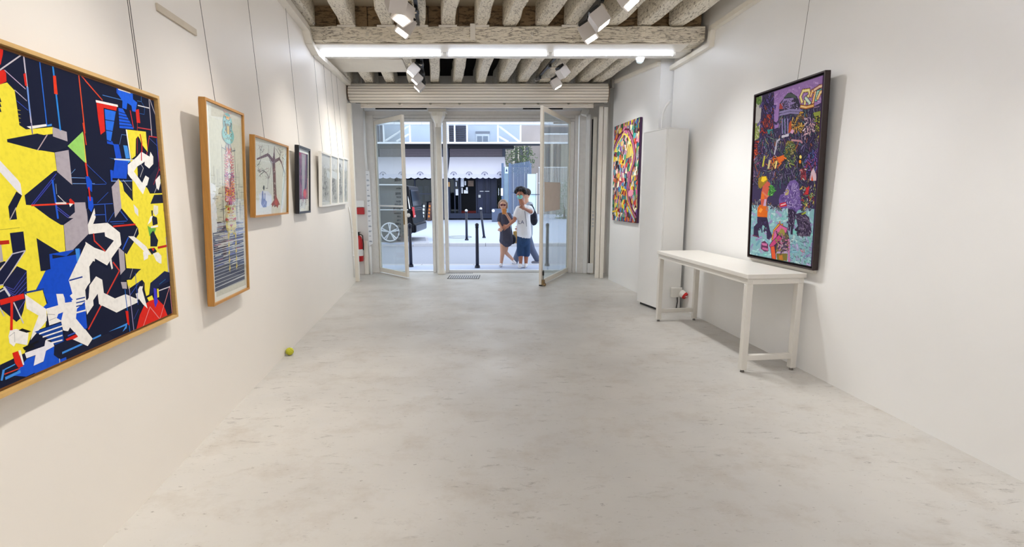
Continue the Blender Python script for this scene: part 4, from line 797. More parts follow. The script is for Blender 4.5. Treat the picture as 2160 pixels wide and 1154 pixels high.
# crouching figure in pink and yellow, bag
q.poly(a2((345, 740), (370, 660), (410, 615), (460, 640), (505, 700), (525, 800), (520, 950), (380, 940), (330, 1000), (310, 880)), (70, 54, 76))
for pts, c, w_ in (([(330, 800), (350, 700), (400, 640), (440, 640)], (222, 150, 50), .03), ([(340, 850), (365, 720), (420, 660), (480, 690)], (206, 100, 150), .04), ([(310, 880), (330, 850), (400, 780), (420, 800)], (190, 70, 120), .04), ([(330, 900), (345, 1030)], (220, 90, 50), .05), ([(515, 800), (520, 1050)], (200, 120, 170), .02), ([(430, 820), (450, 900), (480, 860)], (170, 160, 170), .02)):
    q.line(a2(*pts), w_*1.25, (60, 40, 70)); q.line(a2(*pts), w_, c)
q.poly(a2((400, 720), (430, 665), (465, 690), (480, 770), (440, 770)), (150, 140, 70)); q.poly(a2((440, 770), (490, 720), (510, 810), (450, 830)), (96, 90, 70)); q.poly(a2((375, 880), (400, 830), (440, 940), (380, 945)), (130, 120, 60)); q.line(a2((385, 950), (500, 945)), .018, (180, 160, 190)); q.poly(a2((370, 960), (500, 960), (495, 1050), (380, 1030)), (120, 110, 50)); q.poly(a2((400, 985), (440, 975), (450, 1040), (405, 1030)), (190, 120, 50))
q.poly(a2((400, 610), (405, 580), (420, 590), (420, 615)), (190, 120, 90)); fill_strokes(a2, [(360, 700), (500, 720), (515, 940), (350, 940)], 50, [(196, 110, 150), (150, 140, 80), (90, 70, 100), (206, 160, 180)], 15, 40, .005, .010, .5, (56, 44, 66))
q.poly(a2((195, 910), (200, 830), (235, 815), (275, 850), (280, 935), (240, 940)), (100, 50, 84)); q.line(a2((210, 850), (260, 860)), .02, (200, 110, 160)); q.line(a2((215, 900), (270, 915)), .02, (190, 100, 150))
for x, y in ((655, 925), (672, 935), (690, 925), (575, 985), (595, 1000), (620, 1000), (650, 1040), (700, 1060)): q.line(a2((x, y-12), (x+6, y+14)), .006, (200, 80, 60) if x < 695 and y < 950 else (80, 80, 70))
q.grid *= .86; q.flush(); q.finish()

# ---- 10. unframed geometric canvas further down the right wall
q = Picture('Q', .598, -.392, 1.022, 2.501, .035, .042, .032, 'geometric_canvas', 'unframed canvas of small bright coloured facets crossed by a maroon arch')
q.panel('canvas', mat('canvas_edge_purple', (70, 36, 78), .6, var=.4, scale=6), 0, 0, q.w, q.h, -.032, -.0005)
q.begin(.0, .0, q.w, q.h, -.0003, 5e-6)
rnd = random.Random(31)
q.poly([(0, 0), (q.w, 0), (q.w, q.h), (0, q.h)], (60, 40, 60))
PAL = [(226, 198, 40), (236, 216, 90), (46, 130, 150), (80, 170, 180), (230, 150, 170), (206, 100, 150), (40, 90, 60), (30, 34, 60), (140, 30, 50), (220, 120, 50), (236, 232, 214), (120, 80, 150), (70, 120, 180), (60, 140, 100), (200, 60, 50), (90, 50, 40), (240, 226, 190)]
nx, ny = 15, 22
for j in range(ny):
    for i in range(nx):
        u, v = (i+.5*(j % 2))/nx*q.w, j/ny*q.h; du, dv = q.w/nx, q.h/ny
        J = lambda: rnd.uniform(-.35, .35)
        P4 = [(u+J()*du, v+J()*dv), (u+du*(1+J()), v+J()*dv), (u+du*(1+J()), v+dv*(1.25+J())), (u+J()*du, v+dv*(1.25+J()))]
        q.poly(P4, rnd.choice(PAL))
        if rnd.random() < .6: q.poly([P4[0], P4[1], P4[2]], rnd.choice(PAL))
        if rnd.random() < .5:
            for t in (.3, .55, .8): q.line([(P4[0][0]+(P4[1][0]-P4[0][0])*t, P4[0][1]), (P4[3][0]+(P4[2][0]-P4[3][0])*t, P4[3][1])], .008, rnd.choice(PAL))
f6 = lambda *pts: [q.uv(1270+x/4.62, 230+y/4.62, 0) for x, y in pts]
arch = [(122, 400), (140, 330), (180, 250), (220, 190), (255, 200), (290, 270), (310, 360), (320, 450), (310, 520), (280, 610), (265, 680), (255, 780), (258, 860), (280, 960), (330, 1050)]
for k, c in enumerate([(110, 30, 60), (190, 110, 150), (120, 40, 70), (206, 150, 180), (100, 30, 60)]):
    off = (k-2)*8; q.line(f6(*[(x+off*(.6 if x > 200 else -.6), y+abs(off)*0+off*(.4 if x < 240 else 0)) for x, y in arch]), .030, c)
for pts, c in (([(122, 420), (160, 330), (215, 240), (250, 260), (290, 350), (305, 440), (295, 520), (270, 600)], (232, 210, 70)), ([(105, 1000), (150, 990), (175, 860), (205, 780), (235, 790), (250, 900), (320, 1090)], (226, 190, 60)), ([(215, 250), (220, 130)], (230, 150, 170)), ([(250, 950), (320, 1090)], (150, 190, 200))): q.line(f6(*pts), .026, c)
q.poly(f6((255, 820), (275, 780), (300, 790), (310, 830), (285, 850), (260, 850)), (232, 150, 170)); q.poly(f6((240, 480), (260, 330), (300, 400), (295, 450), (250, 480)), (200, 180, 90))
for k in range(5): q.line(f6((250+10*k, 340+12*k), (235+14*k, 480)), .012, rnd.choice([(70, 90, 60), (220, 200, 120), (150, 120, 60)]))
q.finish()

# ================================================================ THINGS IN THE ROOM
Zv = V((0, 0, 1))
# ---- white work table
def make_table():
    O = V((1.84, 3.752, 0)); u = V((-.12, 1, 0)).normalized(); w_ = V((u.y, -u.x, 0)); Lt, D = 1.69, .475
    t = thing('work_table', O, 'long narrow white table standing against the right wall below the city painting', 'table')
    MB().obox(O, u, w_, Zv, (-.012, -.012, .768), (Lt+.012, D+.012, .803)).build('table_top', M_TABLE, t, bevel=.003)
    for a, b, c, d in ((0, 0, Lt, .04), (0, D-.04, Lt, D), (0, .04, .04, D-.04), (Lt-.04, .04, Lt, D-.04)):
        MB().obox(O, u, w_, Zv, (a, b, .722), (c, d, .7675)).build('apron_rail', M_TABLE, t, bevel=.002)
    for a in (0, Lt-.048):
        for b in (0, D-.048):
            MB().obox(O, u, w_, Zv, (a, b, .022), (a+.048, b+.048, .7215)).build('leg', M_TABLE, t, bevel=.003)
            c = O + u*(a+.024) + w_*(b+.024); MB().cyl(c, c+Zv*.0215, .017, .012, 12).build('levelling_foot', mat('steel_foot', (120, 116, 112), .4, .7), t)
        MB().obox(O, u, w_, Zv, (a+.004, .048, .10), (a+.044, D-.048, .143)).build('stretcher', M_TABLE, t, bevel=.003)
make_table()
t = MB().obox(RA, RD, RN, Zv, (sR(3.765), .001, .806), (sR(4.62), .03, .836)).build('support_ledge', M_TABLE, bevel=.002); tag(t, 'thin cream ledge on the wall under the city painting, just above the table', 'ledge')
# ---- tall white cabinet
CO = V((1.804, 5.886, 0)); cu = (V((1.657, 6.347, 0)) - CO); CL = cu.length; cu.normalize(); cw = V((cu.y, -cu.x, 0))
CD = (rx(5.886) - CO.x) - .012
cab = thing('tall_cabinet', CO, 'tall plain white cupboard against the right wall beyond the table', 'cabinet')
MB().obox(CO, cu, cw, Zv, (.02, .022, .035), (CL-.003, CD-.03, 2.17)).build('carcass', M_WHITE, cab)
MB().obox(CO, cu, cw, Zv, (.002, 0, .035), (CL, .018, 2.185)).build('door_panel', M_WHITE, cab, bevel=.0015)
MB().obox(CO, cu, cw, Zv, (-.002, .0185, .02), (.018, CD-.03, 2.185)).build('side_panel', M_WHITE, cab, bevel=.0015)
MB().obox(CO, cu, cw, Zv, (.0, .0, 2.187), (CL, CD-.03, 2.20)).build('top_panel', M_WHITE, cab)
MB().obox(CO, cu, cw, Zv, (.03, .03, .0), (CL-.03, CD-.05, .034)).build('plinth', M_BLACK, cab)
# ---- industrial wall socket under the table
so = at(1437, 618, 5.872); so = V((2.055, CO.y + (2.055-CO.x)*cw.y/cw.x - .004, .228))
sk = thing('industrial_socket', so, 'white industrial power socket with red cap on the cabinet side under the table', 'socket')
A_ = V((cw.x, cw.y, 0)); B_ = V((-cu.x, -cu.y, 0))
MB().obox(so, A_, B_, Zv, (-.10, 0, -.055), (.035, .05, .065)).build('housing', mat('socket_white', (226, 224, 218), .5, var=.06), sk, bevel=.006)
tip = so + A_*.015 + B_*.05
d_ = (B_*.8 + A_*.35 - Zv*.45).normalized()
MB().cyl(tip, tip+d_*.055, .046, .044, 20).build('collar', mat('socket_white', (226, 224, 218)), sk, smooth=False)
cp = MB().cyl(tip+d_*.056, tip+d_*.078, .046, .040, 20).build('red_cap', mat('red_plastic', (196, 30, 28), .35), sk)
MB().obox(tip+d_*.079, A_, V((0, 0, 1)).cross(A_).normalized(), Zv, (-.02, -.004, -.006), (.02, .004, .006)).build('cap_mark', M_STEELW, sk)
MB().tube([so+V((.0, -.008, -.056)), so+V((.005, -.01, -.12)), so+V((-.005, -.01, -.20)), so+V((-.02, -.012, -.222))], .006, 6).build('cable', M_BLACK, sk)
# ---- tennis ball
bp_ = onz(605, 749, 0); bc = V((max(bp_.x, lx(bp_.y)+.037), bp_.y, .0345))
tb = MB().ball(bc, .034, 24, 16).build('tennis_ball', mat('tennis_felt', (206, 204, 60), .95, var=.15, scale=120, bump=.5), smooth=True)
tag(tb, 'yellow tennis ball on the floor against the foot of the left wall', 'ball')
sm = MB(); ps = []
for k in range(41):
    t = 2*PI*k/40; A1, B1 = .78, .22; q_ = V((A1*math.cos(t)+B1*math.cos(3*t), A1*math.sin(t)-B1*math.sin(3*t), 2*math.sqrt(A1*B1)*math.sin(2*t))); ps.append(bc + (Matrix.Rotation(.9, 3, 'X') @ q_)*.0338)
sm.tube(ps, .0016, 6, False).build('seam', mat('seam_rubber', (150, 150, 60), .8), tb)

# ---- fluorescent battens
M_TUBE = emit('lit_fluorescent_tube', (230, 239, 255), TUBE_E); M_TUBE2 = emit('lit_unseen_tube', (244, 246, 255), TUBE_E*1.75)
M_BATTEN = mat('batten_grey_blue', (196, 198, 214), .4)
LASTB = ['']
def batten(a, b, label, group, hw=.028):
    a, b = V(a), V(b); X = (b-a).normalized(); Y = V((-X.y, X.x, 0)).normalized(); Zb = X.cross(Y); L_ = (b-a).length
    t = thing('fluorescent_batten', a, label, 'light', group)
    MB().obox(a, X, Y, Zb, (0, -hw, .024), (L_, hw, .062)).build('housing', M_BATTEN, t, bevel=.003)
    MB().cyl(a+X*.03, b-X*.03, .0165, None, 12).build('tube', M_TUBE if hw > .02 else M_TUBE2, t)
    LASTB[0] = t.name
    for e in (0, L_-.028): MB().obox(a, X, Y, Zb, (e, -.019, -.02), (e+.028, .019, .0235)).build('lamp_holder', mat('holder_white', (232, 232, 232)), t)
T0 = at(660, 116, 6.08); T3_ = at(1424, 114, 6.08)
zt = lambda px: T0 + (T3_-T0)*((px-660)/(1424-660))
for (pa, pb, lb) in ((660, 935, 'lit fluorescent batten under the big beam, nearest the left wall'), (942, 1158, 'lit fluorescent batten in the middle of the row under the big beam'), (1164, 1424, 'lit fluorescent batten under the big beam, nearest the right wall')):
    batten(zt(pa), zt(pb), lb, 'fluorescent battens under the beam')
for Y, wh in ((1.78, 'nearer the beam'), (-1.3, 'behind the viewer')):  # unseen rows, hung low and slim to brighten near walls and ceiling
    xa = lx(Y)+.32; stp = (rx(Y)-.32-xa)/3
    for k in range(3):
        batten((xa+k*stp, Y, 2.80), (xa+k*stp+stp-.03, Y, 2.80), 'unseen suspended fluorescent batten, %s, in the row %s' % (('left', 'middle', 'right')[k], wh), 'unseen fluorescent battens over the near room', .014)
        for e in (.30, stp-.33): tag(MB().cyl((xa+k*stp+e, Y, 2.863), (xa+k*stp+e, Y, 3.255), .003, None, 6).build('suspension_wire', M_STEELW, bpy.data.objects[LASTB[0]]))

# ---- tracks and spotlights
M_LAMP = emit('lit_lamp_face', (255, 248, 240), 9)
def track(x0, y0, y1, z, label):
    a = V((x0, y0, z)); b = V((x0-.15*(y1-y0), y1, z)); X = (b-a).normalized(); Y = V((X.y, -X.x, 0)); L_ = (b-a).length
    t = thing('lighting_track', a, label, 'track')
    MB().obox(a, X, Y, Zv, (0, -.018, 0), (L_, .018, .03)).build('rail', M_BLACK, t, bevel=.003)
    MB().obox(a, X, Y, Zv, (L_+.001, -.02, -.002), (L_+.03, .02, .032)).build('end_feed', M_SPOT, t)
TL = lambda Y: -.985 - .15*(Y-4.76)
TR = lambda Y: .86 - .15*(Y-4.76)
track(TL(.2)+.10, .2, 5.62, 3.225, 'black lighting track under the joists near the left wall, before the beam')
track(TR(.2), .2, 5.62, 3.225, 'black lighting track under the joists near the right wall, before the beam')
track(TL(6.5)+.10, 6.5, 7.9, 3.145, 'black lighting track behind the beam, left side')
track(TR(6.5)-.03, 6.5, 7.8, 3.145, 'black lighting track behind the beam, right side')
def spot(px, py, Y, aim, label, ztr, xtr, group, side, power=1.0, pos=None, size=.148):
    c = V(pos) if pos else at(px, py, Y); d = V(aim).normalized()
    X = Matrix.Rotation(R(side), 3, d) @ d.cross(Zv).normalized(); U = X.cross(d).normalized(); h = size/2
    t = thing('track_spotlight', c, label, 'spotlight', group)
    MB().obox(c, X, U, d, (-h, -h, -h), (h, h, h)).build('lamp_body', M_SPOT, t, bevel=.004)
    MB().obox(c, X, U, d, (-h*.74, -h*.74, h+.001), (h*.74, h*.74, h+.003)).build('lamp_face', M_LAMP, t)
    top = V((xtr, c.y+.02, ztr)); j = c + U*(h+.012) - d*.02
    MB().obox(top-Zv*.035, V((1, 0, 0)), V((0, 1, 0)), Zv, (-.018, -.055, 0), (.018, .055, .034)).build('track_adapter', M_BLACK, t, bevel=.003)
    MB().obox(c - d*(h+.03), X, U, d, (-h*.7, -h*.7, 0), (h*.7, h*.7, .029)).build('driver_box', M_BLACK, t)
    MB().tube([top-Zv*.034, (top+j)/2 - Zv*.01, j], [.010, .014, .012], 8).build('stem', mat('stem_cream', (222, 210, 190), .5), t)
    MB().ball(j, .020, 10, 8).build('swivel_joint', mat('stem_cream', (222, 210, 190), .5), t, smooth=True)
    ld = bpy.data.lights.new('spot_beam', 'SPOT'); ld.energy = SPOT_W*power*4; ld.spot_size = R(74); ld.spot_blend = 1.0; ld.shadow_soft_size = .05; ld.color = (1, .95, .88) if c.x < 0 else (1, 1, .995)
    lo = bpy.data.objects.new('spot_beam', ld); COL.objects.link(lo); lo.location = c + d*(h+.012) - org(t); lo.rotation_euler = d.to_track_quat('-Z', 'Y').to_euler(); lo.parent = t
    return t
GL, GR = 'spotlights on the left tracks', 'spotlights on the right tracks'
spot(836, 2, 4.45, (-.35, .62, -.7), 'square spotlight cut by the top edge of the photo, left track', 3.225, TL(4.45)+.1, GL, 0)
spot(850, 28, 4.76, (-.10, -.42, -.9), 'square spotlight showing a broad lit face, front left track above the beam', 3.225, TL(4.76)+.1, GL, 28)
spot(855, 56, 5.12, (-.45, -.22, -.86), 'square spotlight lowest before the big beam on the left', 3.225, TL(5.12)+.1, GL, 0)
spot(872, 148, 6.75, (-.62, -.2, -.76), 'square spotlight first behind the beam on the left', 3.145, TL(6.75)+.1, GL, 0, .8, size=.128)
spot(880, 166, 7.25, (-.64, -.16, -.75), 'square spotlight second behind the beam on the left', 3.145, TL(7.25)+.1, GL, 0, .8, size=.122)
spot(885, 182, 7.75, (-.68, -.08, -.72), 'square spotlight in front of the shutter on the left', 3.145, TL(7.75)+.1, GL, 0, .8, size=.122)
spot(1322, -6, 4.45, (.5, -.3, -.8), 'square spotlight cut by the top edge of the photo, right track', 3.225, TR(4.45), GR, 0)
spot(1264, 40, 4.9, (.6, -.04, -.8), 'square spotlight higher on the front right track before the beam', 3.225, TR(4.9), GR, 0)
spot(1241, 69, 5.31, (.42, -.16, -.88), 'square spotlight overlapping the big beam on the right', 3.225, TR(5.31), GR, 0)
spot(1187, 152, 6.9, (.6, .3, -.74), 'square spotlight first behind the beam on the right, lit face hidden', 3.145, TR(6.9)-.03, GR, 0, .8, size=.128)
spot(1173, 176, 7.55, (.5, .0, -.86), 'square spotlight in front of the shutter on the right', 3.145, TR(7.55)-.03, GR, 0, .8, size=.128)
for Y, od in ((3.4, 'first'), (2.3, 'second'), (1.2, 'third'), (.4, 'fourth')):  # unseen heads added along the tracks to light the near walls
    spot(0, 0, 0, (-.36, -.25, -.9), 'unseen square spotlight on the left track over the near room, %s from the photo edge' % od, 3.225, TL(Y)+.1, 'unseen spotlights over the near room', 0, 1.25, pos=(TL(Y)+.02, Y, 3.08))
    spot(0, 0, 0, (.36, -.25, -.9), 'unseen square spotlight on the right track over the near room, %s from the photo edge' % od, 3.225, TR(Y), 'unseen spotlights over the near room', 0, .75, pos=(TR(Y)+.06, Y, 3.08))

# ---- small fittings on the walls
dm = at(1350, 128, 6.30)
t = thing('ceiling_dome', V((dm.x, 6.30, 3.07)), 'small round white dome under the beam by the right wall', 'detector')
MB().cyl((dm.x, 6.30, 3.047), (dm.x, 6.30, 3.074), .05, .058, 20).build('base', M_WHITE, t)
MB().ball((dm.x, 6.30, 3.046), .046, 20, 12, (1, 1, .9)).build('dome', mat('dome_white', (222, 234, 230), .3), t, smooth=True)
jb = onplane(1295, 177, QA, QN)
t = MB().obox(jb, QD, Zv, QN, (-.05, -.07, .002), (.05, .07, .05)).build('junction_box', mat('grey_box', (196, 192, 184), .5), bevel=.004); tag(t, 'small grey box high on the right wall beside the shutter', 'box')
pts = [onplane(x, y, QA+QN*.02, QN) for x, y in ((1396, 275), (1396, 255), (1399, 238), (1405, 224), (1411, 217), (1414, 212))]
t = MB().tube(pts, .013, 8).build('cable_loop', M_WHITE, smooth=True); tag(t, 'white cable curving up the wall above the tall cabinet', 'cable')
a = onplane(330, 14, LA+LN*.004, LN); b = onplane(413, 69, LA+LN*.004, LN)
dd = (b-a); L_ = dd.length; dd.normalize(); up = LN.cross(dd).normalized()
t = MB().obox(a, dd, up, LN, (0, -.018, -.003), (L_, .018, .006)).build('wall_batten', mat('dirty_cream_batten', (204, 192, 172), .6, var=.12, scale=10)); tag(t, 'short dirty cream batten high on the left wall over the large painting', 'batten')
pts = [onplane(x, y, LA+LN*.012, LN) for x, y in ((736, 437), (739, 455), (743, 488), (744, 505), (746, 540), (748, 585))]
t = thing('wall_conduit', pts[0], 'thin white conduit running down the far end of the left wall', 'conduit')
MB().tube(pts, .010, 8).build('pipe', M_WHITE, t, smooth=True)
for k in (2, 4): MB().ball(pts[k], .018, 8, 6).build('clip', M_WHITE, t)

# ================================================================ SHOP FRONT: shutter, rails, frames, doors
def shutter():
    xa, xb = at(734, 190, 8.02).x, at(1284, 190, 8.02).x
    t = thing('roller_shutter', V(((xa+xb)/2, 8.05, 2.9)), 'rolled up cream metal shutter in a drum above the shop entrance', 'shutter')
    prof = []
    c = V((8.27, 3.035)); r = .20
    for k in range(8): an = R(140 + k*17); prof.append((c.x + r*1.25*math.cos(an), c.y + r*.80*math.sin(an)*1.05))
    prof = [(8.10, 3.172), (8.05, 3.13), (8.022, 3.085), (8.01, 3.04), (8.012, 2.995), (8.03, 2.95), (8.065, 2.91), (8.12, 2.88)]
    for i in range(7):
        (ya, za), (yb, zb) = prof[i], prof[i+1]; n = V((zb-za, -(yb-ya))).normalized(); n = n if n.x < 0 else -n
        ym, zm = (ya+yb)/2 + n.x*.022, (za+zb)/2 + n.y*.022; za -= .005
        cs = [(ya, za), (ym+(ya-ym)*.55, zm+(za-zm)*.55), (ym+(yb-ym)*.55, zm+(zb-zm)*.55), (yb, zb), (yb+.014, zb+.002), (ya+.014, za+.002)]
        MB().prism([(xa, y, z) for y, z in cs], (xb-xa, 0, 0)).build('shutter_slat', M_SHUT, t)
    for x in (xa-.014, xb+.001):
        MB().prism([(x, y, z) for y, z in prof] + [(x, 8.17, 2.9), (x, 8.4, 2.93), (x, 8.4, 3.17)], (.012, 0, 0)).build('end_plate', mat('rusty_end_plate', (120, 96, 70), .7, var=.5, scale=20), t)
    MB().box((xa, 8.13, 2.92), (xb, 8.4, 3.165)).build('drum_core', mat('shutter_dark', (90, 84, 76), .6), t)
    ba, bb = at(761, 220, 8.22).x, at(1252, 220, 8.22).x
    MB().box((ba, 8.20, 2.848), (bb, 8.24, 2.915)).build('bottom_bar', M_SHUT, t, bevel=.004)
    MB().box((ba, 8.205, 2.820), (bb, 8.235, 2.845)).build('bottom_lip', M_SHUT, t, bevel=.004)
    for px in (843, 908, 969, 1064, 1135, 1199): x = at(px, 219, 8.2).x; MB().cyl((x, 8.199, 2.884), (x, 8.188, 2.884), .021, .018, 12).build('bolt', mat('galvanised_bolt', (176, 172, 160), .5, .3), t)
    for pa, pb in ((763, 775), (999, 1020), (1240, 1250)):
        MB().box((at(pa, 219, 8.2).x, 8.188, 2.85), (at(pb, 219, 8.2).x, 8.199, 2.912)).build('latch_plate', M_SHUT, t, bevel=.003)
shutter()
def rail(pa, pm, pb, label, foot):
    xa, xm, xb = (onz(p_, foot, 0).x for p_ in (pa, pm, pb)); y = onz(pa, foot, 0).y
    t = thing('shutter_guide_rail', V((xm, y, 0)), label, 'rail')
    MB().box((xa, y, .002), (xm-.004, y+.06, 2.875)).build('outer_channel', M_TRIM, t, bevel=.003)
    MB().box((xm+.004, y-.012, .002), (xb, y+.05, 2.86)).build('inner_channel', M_TRIM, t, bevel=.003)
rail(743, 750, 758, 'cream steel shutter guide post at the end of the left wall', 594)
rail(1255, 1263.5, 1272, 'cream steel shutter guide post at the end of the right wall', 587)

fw_ = MB()
struct(MB().box((-3.2, 8.86, -.05), (-2.60, 9.32, ZT)).box((1.22, 8.97, -.05), (2.0, 9.32, ZT)).box((-2.60, 9.02, 2.832), (1.22, 9.32, ZT)).box((-3.2, 8.2, -.05), (-2.91, 8.86, ZT)).box((1.73, 8.2, -.05), (2.0, 8.97, ZT)).build('wall_front', mat('grey_white_render', (226, 222, 217), .6, var=.06, scale=6, bump=.08)))
struct(box('trim_5', (-2.60, 8.92, 2.90), (1.30, 9.015, 2.965), M_STEELW, bevel=.003))
for pa, pb, yy in ((792, 900, 231), (1103, 1187, 233)):
    t = box('air_slot', (at(pa, yy, 8.91).x, 8.905, 2.915), (at(pb, yy, 8.91).x, 8.919, 2.945), M_BLACK); struct(t); t.name = 'trim_6'
# timber door frame
jl = lambda px: at(px, 450, 9.05).x
fr = struct(box('window_1', (jl(777), 9.0, 0), (jl(797), 9.10, 2.83), M_TRIMG, bevel=.004))
fr['label'] = 'worn grey white timber frame of the shop entrance'
for a, b, z0, z1, yy in ((912, 918, 0, 2.72, .0), (918.5, 926, 0, 2.72, .02), (938, 945.5, 0, 2.72, .0), (1200, 1208, 0, 2.72, 0), (1208.5, 1216, 0, 2.83, -.015)):
    box('frame_post', (jl(a), 9.0+yy, z0), (jl(b), 9.10, z1), M_TRIMG, fr, .004)
box('frame_head', (jl(797)+.001, 9.0, 2.722), (jl(1216), 9.09, 2.775), M_TRIMG, fr, .004)
box('frame_head', (jl(797)+.001, 9.01, 2.779), (jl(1216), 9.10, 2.831), M_TRIMG, fr, .004)
box('threshold_bar', (jl(946), 9.03, .001), (jl(1199), 9.09, .045), M_STEELW, fr, .004)
box('threshold_bar', (jl(797), 9.1, .001), (jl(912), 9.3, .012), mat('door_sill_steel', (206, 208, 212), .5), fr)
# cast iron column with capital
cx_ = onz(931, 578, 0); cx_ = V((cx_.x+.005, cx_.y, 0))
t = thing('iron_column', cx_, 'slim white cast iron column with flared capital between the two openings', 'column')
MB().tube([cx_+Zv*z for z in (.0, .02, .05, .08, 1.0, 2.0, 2.60)], [.075, .075, .068, .056, .055, .052, .050], 20).build('shaft', M_TRIM, t, smooth=True)
MB().tube([cx_+Zv*z for z in (2.601, 2.66, 2.72, 2.78, 2.84)], [.055, .062, .09, .125, .135], 8).build('capital', M_TRIM, t)
MB().box((cx_.x-.15, cx_.y-.13, 2.841), (cx_.x+.15, cx_.y+.13, 2.897)).build('abacus', M_TRIM, t, bevel=.004)

def leaf(name, hinge, free, z0, z1, label, sw=.058):
    h, f = V((*hinge, 0)), V((*free, 0)); X = (f-h).normalized(); N = V((X.y, -X.x, 0)); L_ = (f-h).length
    t = thing(name, h, label, 'door')
    for a, b in ((0, sw), (L_-sw, L_)): MB().obox(h, X, N, Zv, (a, -.022, z0), (b, .022, z1)).build('stile', M_TRIM, t, bevel=.003)
    MB().obox(h, X, N, Zv, (sw, -.021, z0), (L_-sw, .021, z0+.075)).build('bottom_rail', M_TRIM, t, bevel=.003)
    MB().obox(h, X, N, Zv, (sw, -.021, z1-.075), (L_-sw, .021, z1)).build('top_rail', M_TRIM, t, bevel=.003)
    MB().obox(h, X, N, Zv, (sw, -.004, z0+.075), (L_-sw, .004, z1-.075)).build('glass_pane', M_GLASSD, t)
    return t, h, X, N, L_
M_INK = mat('dark_lettering', (12, 14, 20), .7, spec=.1)
t, h, X, N, L_ = leaf('glazed_door', (-2.475, 9.06), (-1.80, 8.36), .02, 2.74, 'left glass entrance door, folded inward, with mirrored lettering on the pane')
Nc = N if N.y < 0 else -N
MB().obox(h, X, Nc, Zv, (L_-.045, .024, .93), (L_-.012, .034, 1.16)).build('lock_plate', mat('dull_brass', (150, 126, 92), .4, .6), t, bevel=.002)
kb = h + X*(L_+.02) + Zv*1.09; MB().cyl(kb - X*.019, kb+X*.03, .012, .014, 10).build('knob_shaft', M_STEELW, t)
MB().ball(kb + X*.05, .034, 14, 10).build('door_knob', M_WHITE, t, smooth=True)
MB().obox(h, X, Nc, Zv, (.06, .006, 1.225), (L_-.06, .016, 1.25)).build('push_bar', M_STEELW, t)
lines = [(378, 'ecela', .098), (395, 'ARTOTAL', .034), (407, 'EMERE', .062), (414, 'ROOM', .046), (423, 'KEL & X', .044), (430, 'KE LOTXE', .044), (439, 'ABCED LITE', .046), (448, 'M. Midleton', .046), (455, 'OMIRI', .046), (463, 'T.VNE', .048), (471, 'X WEEK', .052), (480, 'XE ICHOS', .044), (488, 'A BOX', .050), (496, 'lomica', .044), (505, 'elmma', .044)]
for y, s_, sz in lines:
    pt = onplane(846, y+4, h, Nc)
    text_mesh(s_, sz*1.0, V((pt.x, pt.y, pt.z)), -X, Zv, Nc*4, M_INK, 'lettering', t)
t, h, X, N, L_ = leaf('glazed_door', (1.045, 9.06), (.445, 7.62), .02, 2.75, 'right glass entrance door, swung wide into the room, grey sheet on its pane', .062)
Nc = N if N.x > 0 else -N; Nl = -Nc
p4 = [onplane(x, y, h, Nc) for x, y in ((1147, 384), (1181, 385), (1180, 442), (1148, 447))]
MB().prism([q_ + Nc*.006 for q_ in p4], Nc*.002).build('paper_sheet', mat('grey_beige_paper', (208, 199, 191), .8), t)
bt = h + X*(L_-.02) + Nc*.045
MB().cyl(bt+Zv*.02, bt+Zv*.10, .030, .026, 12).build('floor_bolt_body', mat('dull_brass', (150, 126, 92), .4, .6), t)
MB().cyl(bt+Zv*.10, bt+Zv*.26, .008, None, 8).build('floor_bolt_rod', mat('stem_steel', (130, 130, 130), .4, .6), t); MB().cyl(bt+Zv*.17, bt+Zv*.24, .014, None, 8).build('bolt_grip', M_BLACK, t)
MB().ball(bt+V((.02, -.02, .028)), .026, 10, 8).build('caster', mat('dull_brass', (150, 126, 92), .4, .6), t, smooth=True)
MB().obox(h, X, Nc, Zv, (L_-.06, -.02, .0), (L_-.002, .02, .0195)).build('rubber_shoe', M_BLACK, t)

# floor grates before the middle opening
t = thing('floor_grate', V((-.85, 8.35, 0)), 'slotted metal grate in the floor in front of the iron column', 'grate')
g0, g1 = onz(946, 588, 0), onz(1008, 588, 0); g2 = onz(946, 581, 0)
MB().box((g0.x, g0.y, .0005), (g1.x, g2.y, .004)).build('frame', mat('grate_light', (206, 204, 204), .5), t)
for k in range(13): x = g0.x+.03+(g1.x-g0.x-.06)*k/12; MB().box((x-.011, g0.y+.02, .0045), (x+.011, g2.y-.02, .006)).build('slot', M_BLACK, t)
MB().box((g0.x-.02, g0.y-.02, .0005), (g0.x-.004, g2.y, .007)).build('edge_bar', M_BLACK, t); MB().box((g1.x+.004, g0.y-.02, .0005), (g1.x+.02, g2.y, .007)).build('edge_bar', M_BLACK, t); MB().box((g0.x, g0.y-.02, .0005), (g1.x, g0.y-.006, .006)).build('edge_bar', M_BLACK, t)
t = thing('door_track_slots', V((-.85, 8.9, 0)), 'row of short dark slots in the floor at the threshold', 'grate')
g0, g1 = onz(946, 573.5, 0), onz(1000, 573.5, 0)
MB().box((g0.x, 8.88, .0005), (g1.x, 8.97, .003)).build('frame', mat('grate_light', (206, 204, 204), .5), t)
for k in range(16): x = g0.x+.02+(g1.x-g0.x-.04)*k/15; MB().box((x-.008, 8.89, .0035), (x+.008, 8.96, .005)).build('slot', M_BLACK, t)

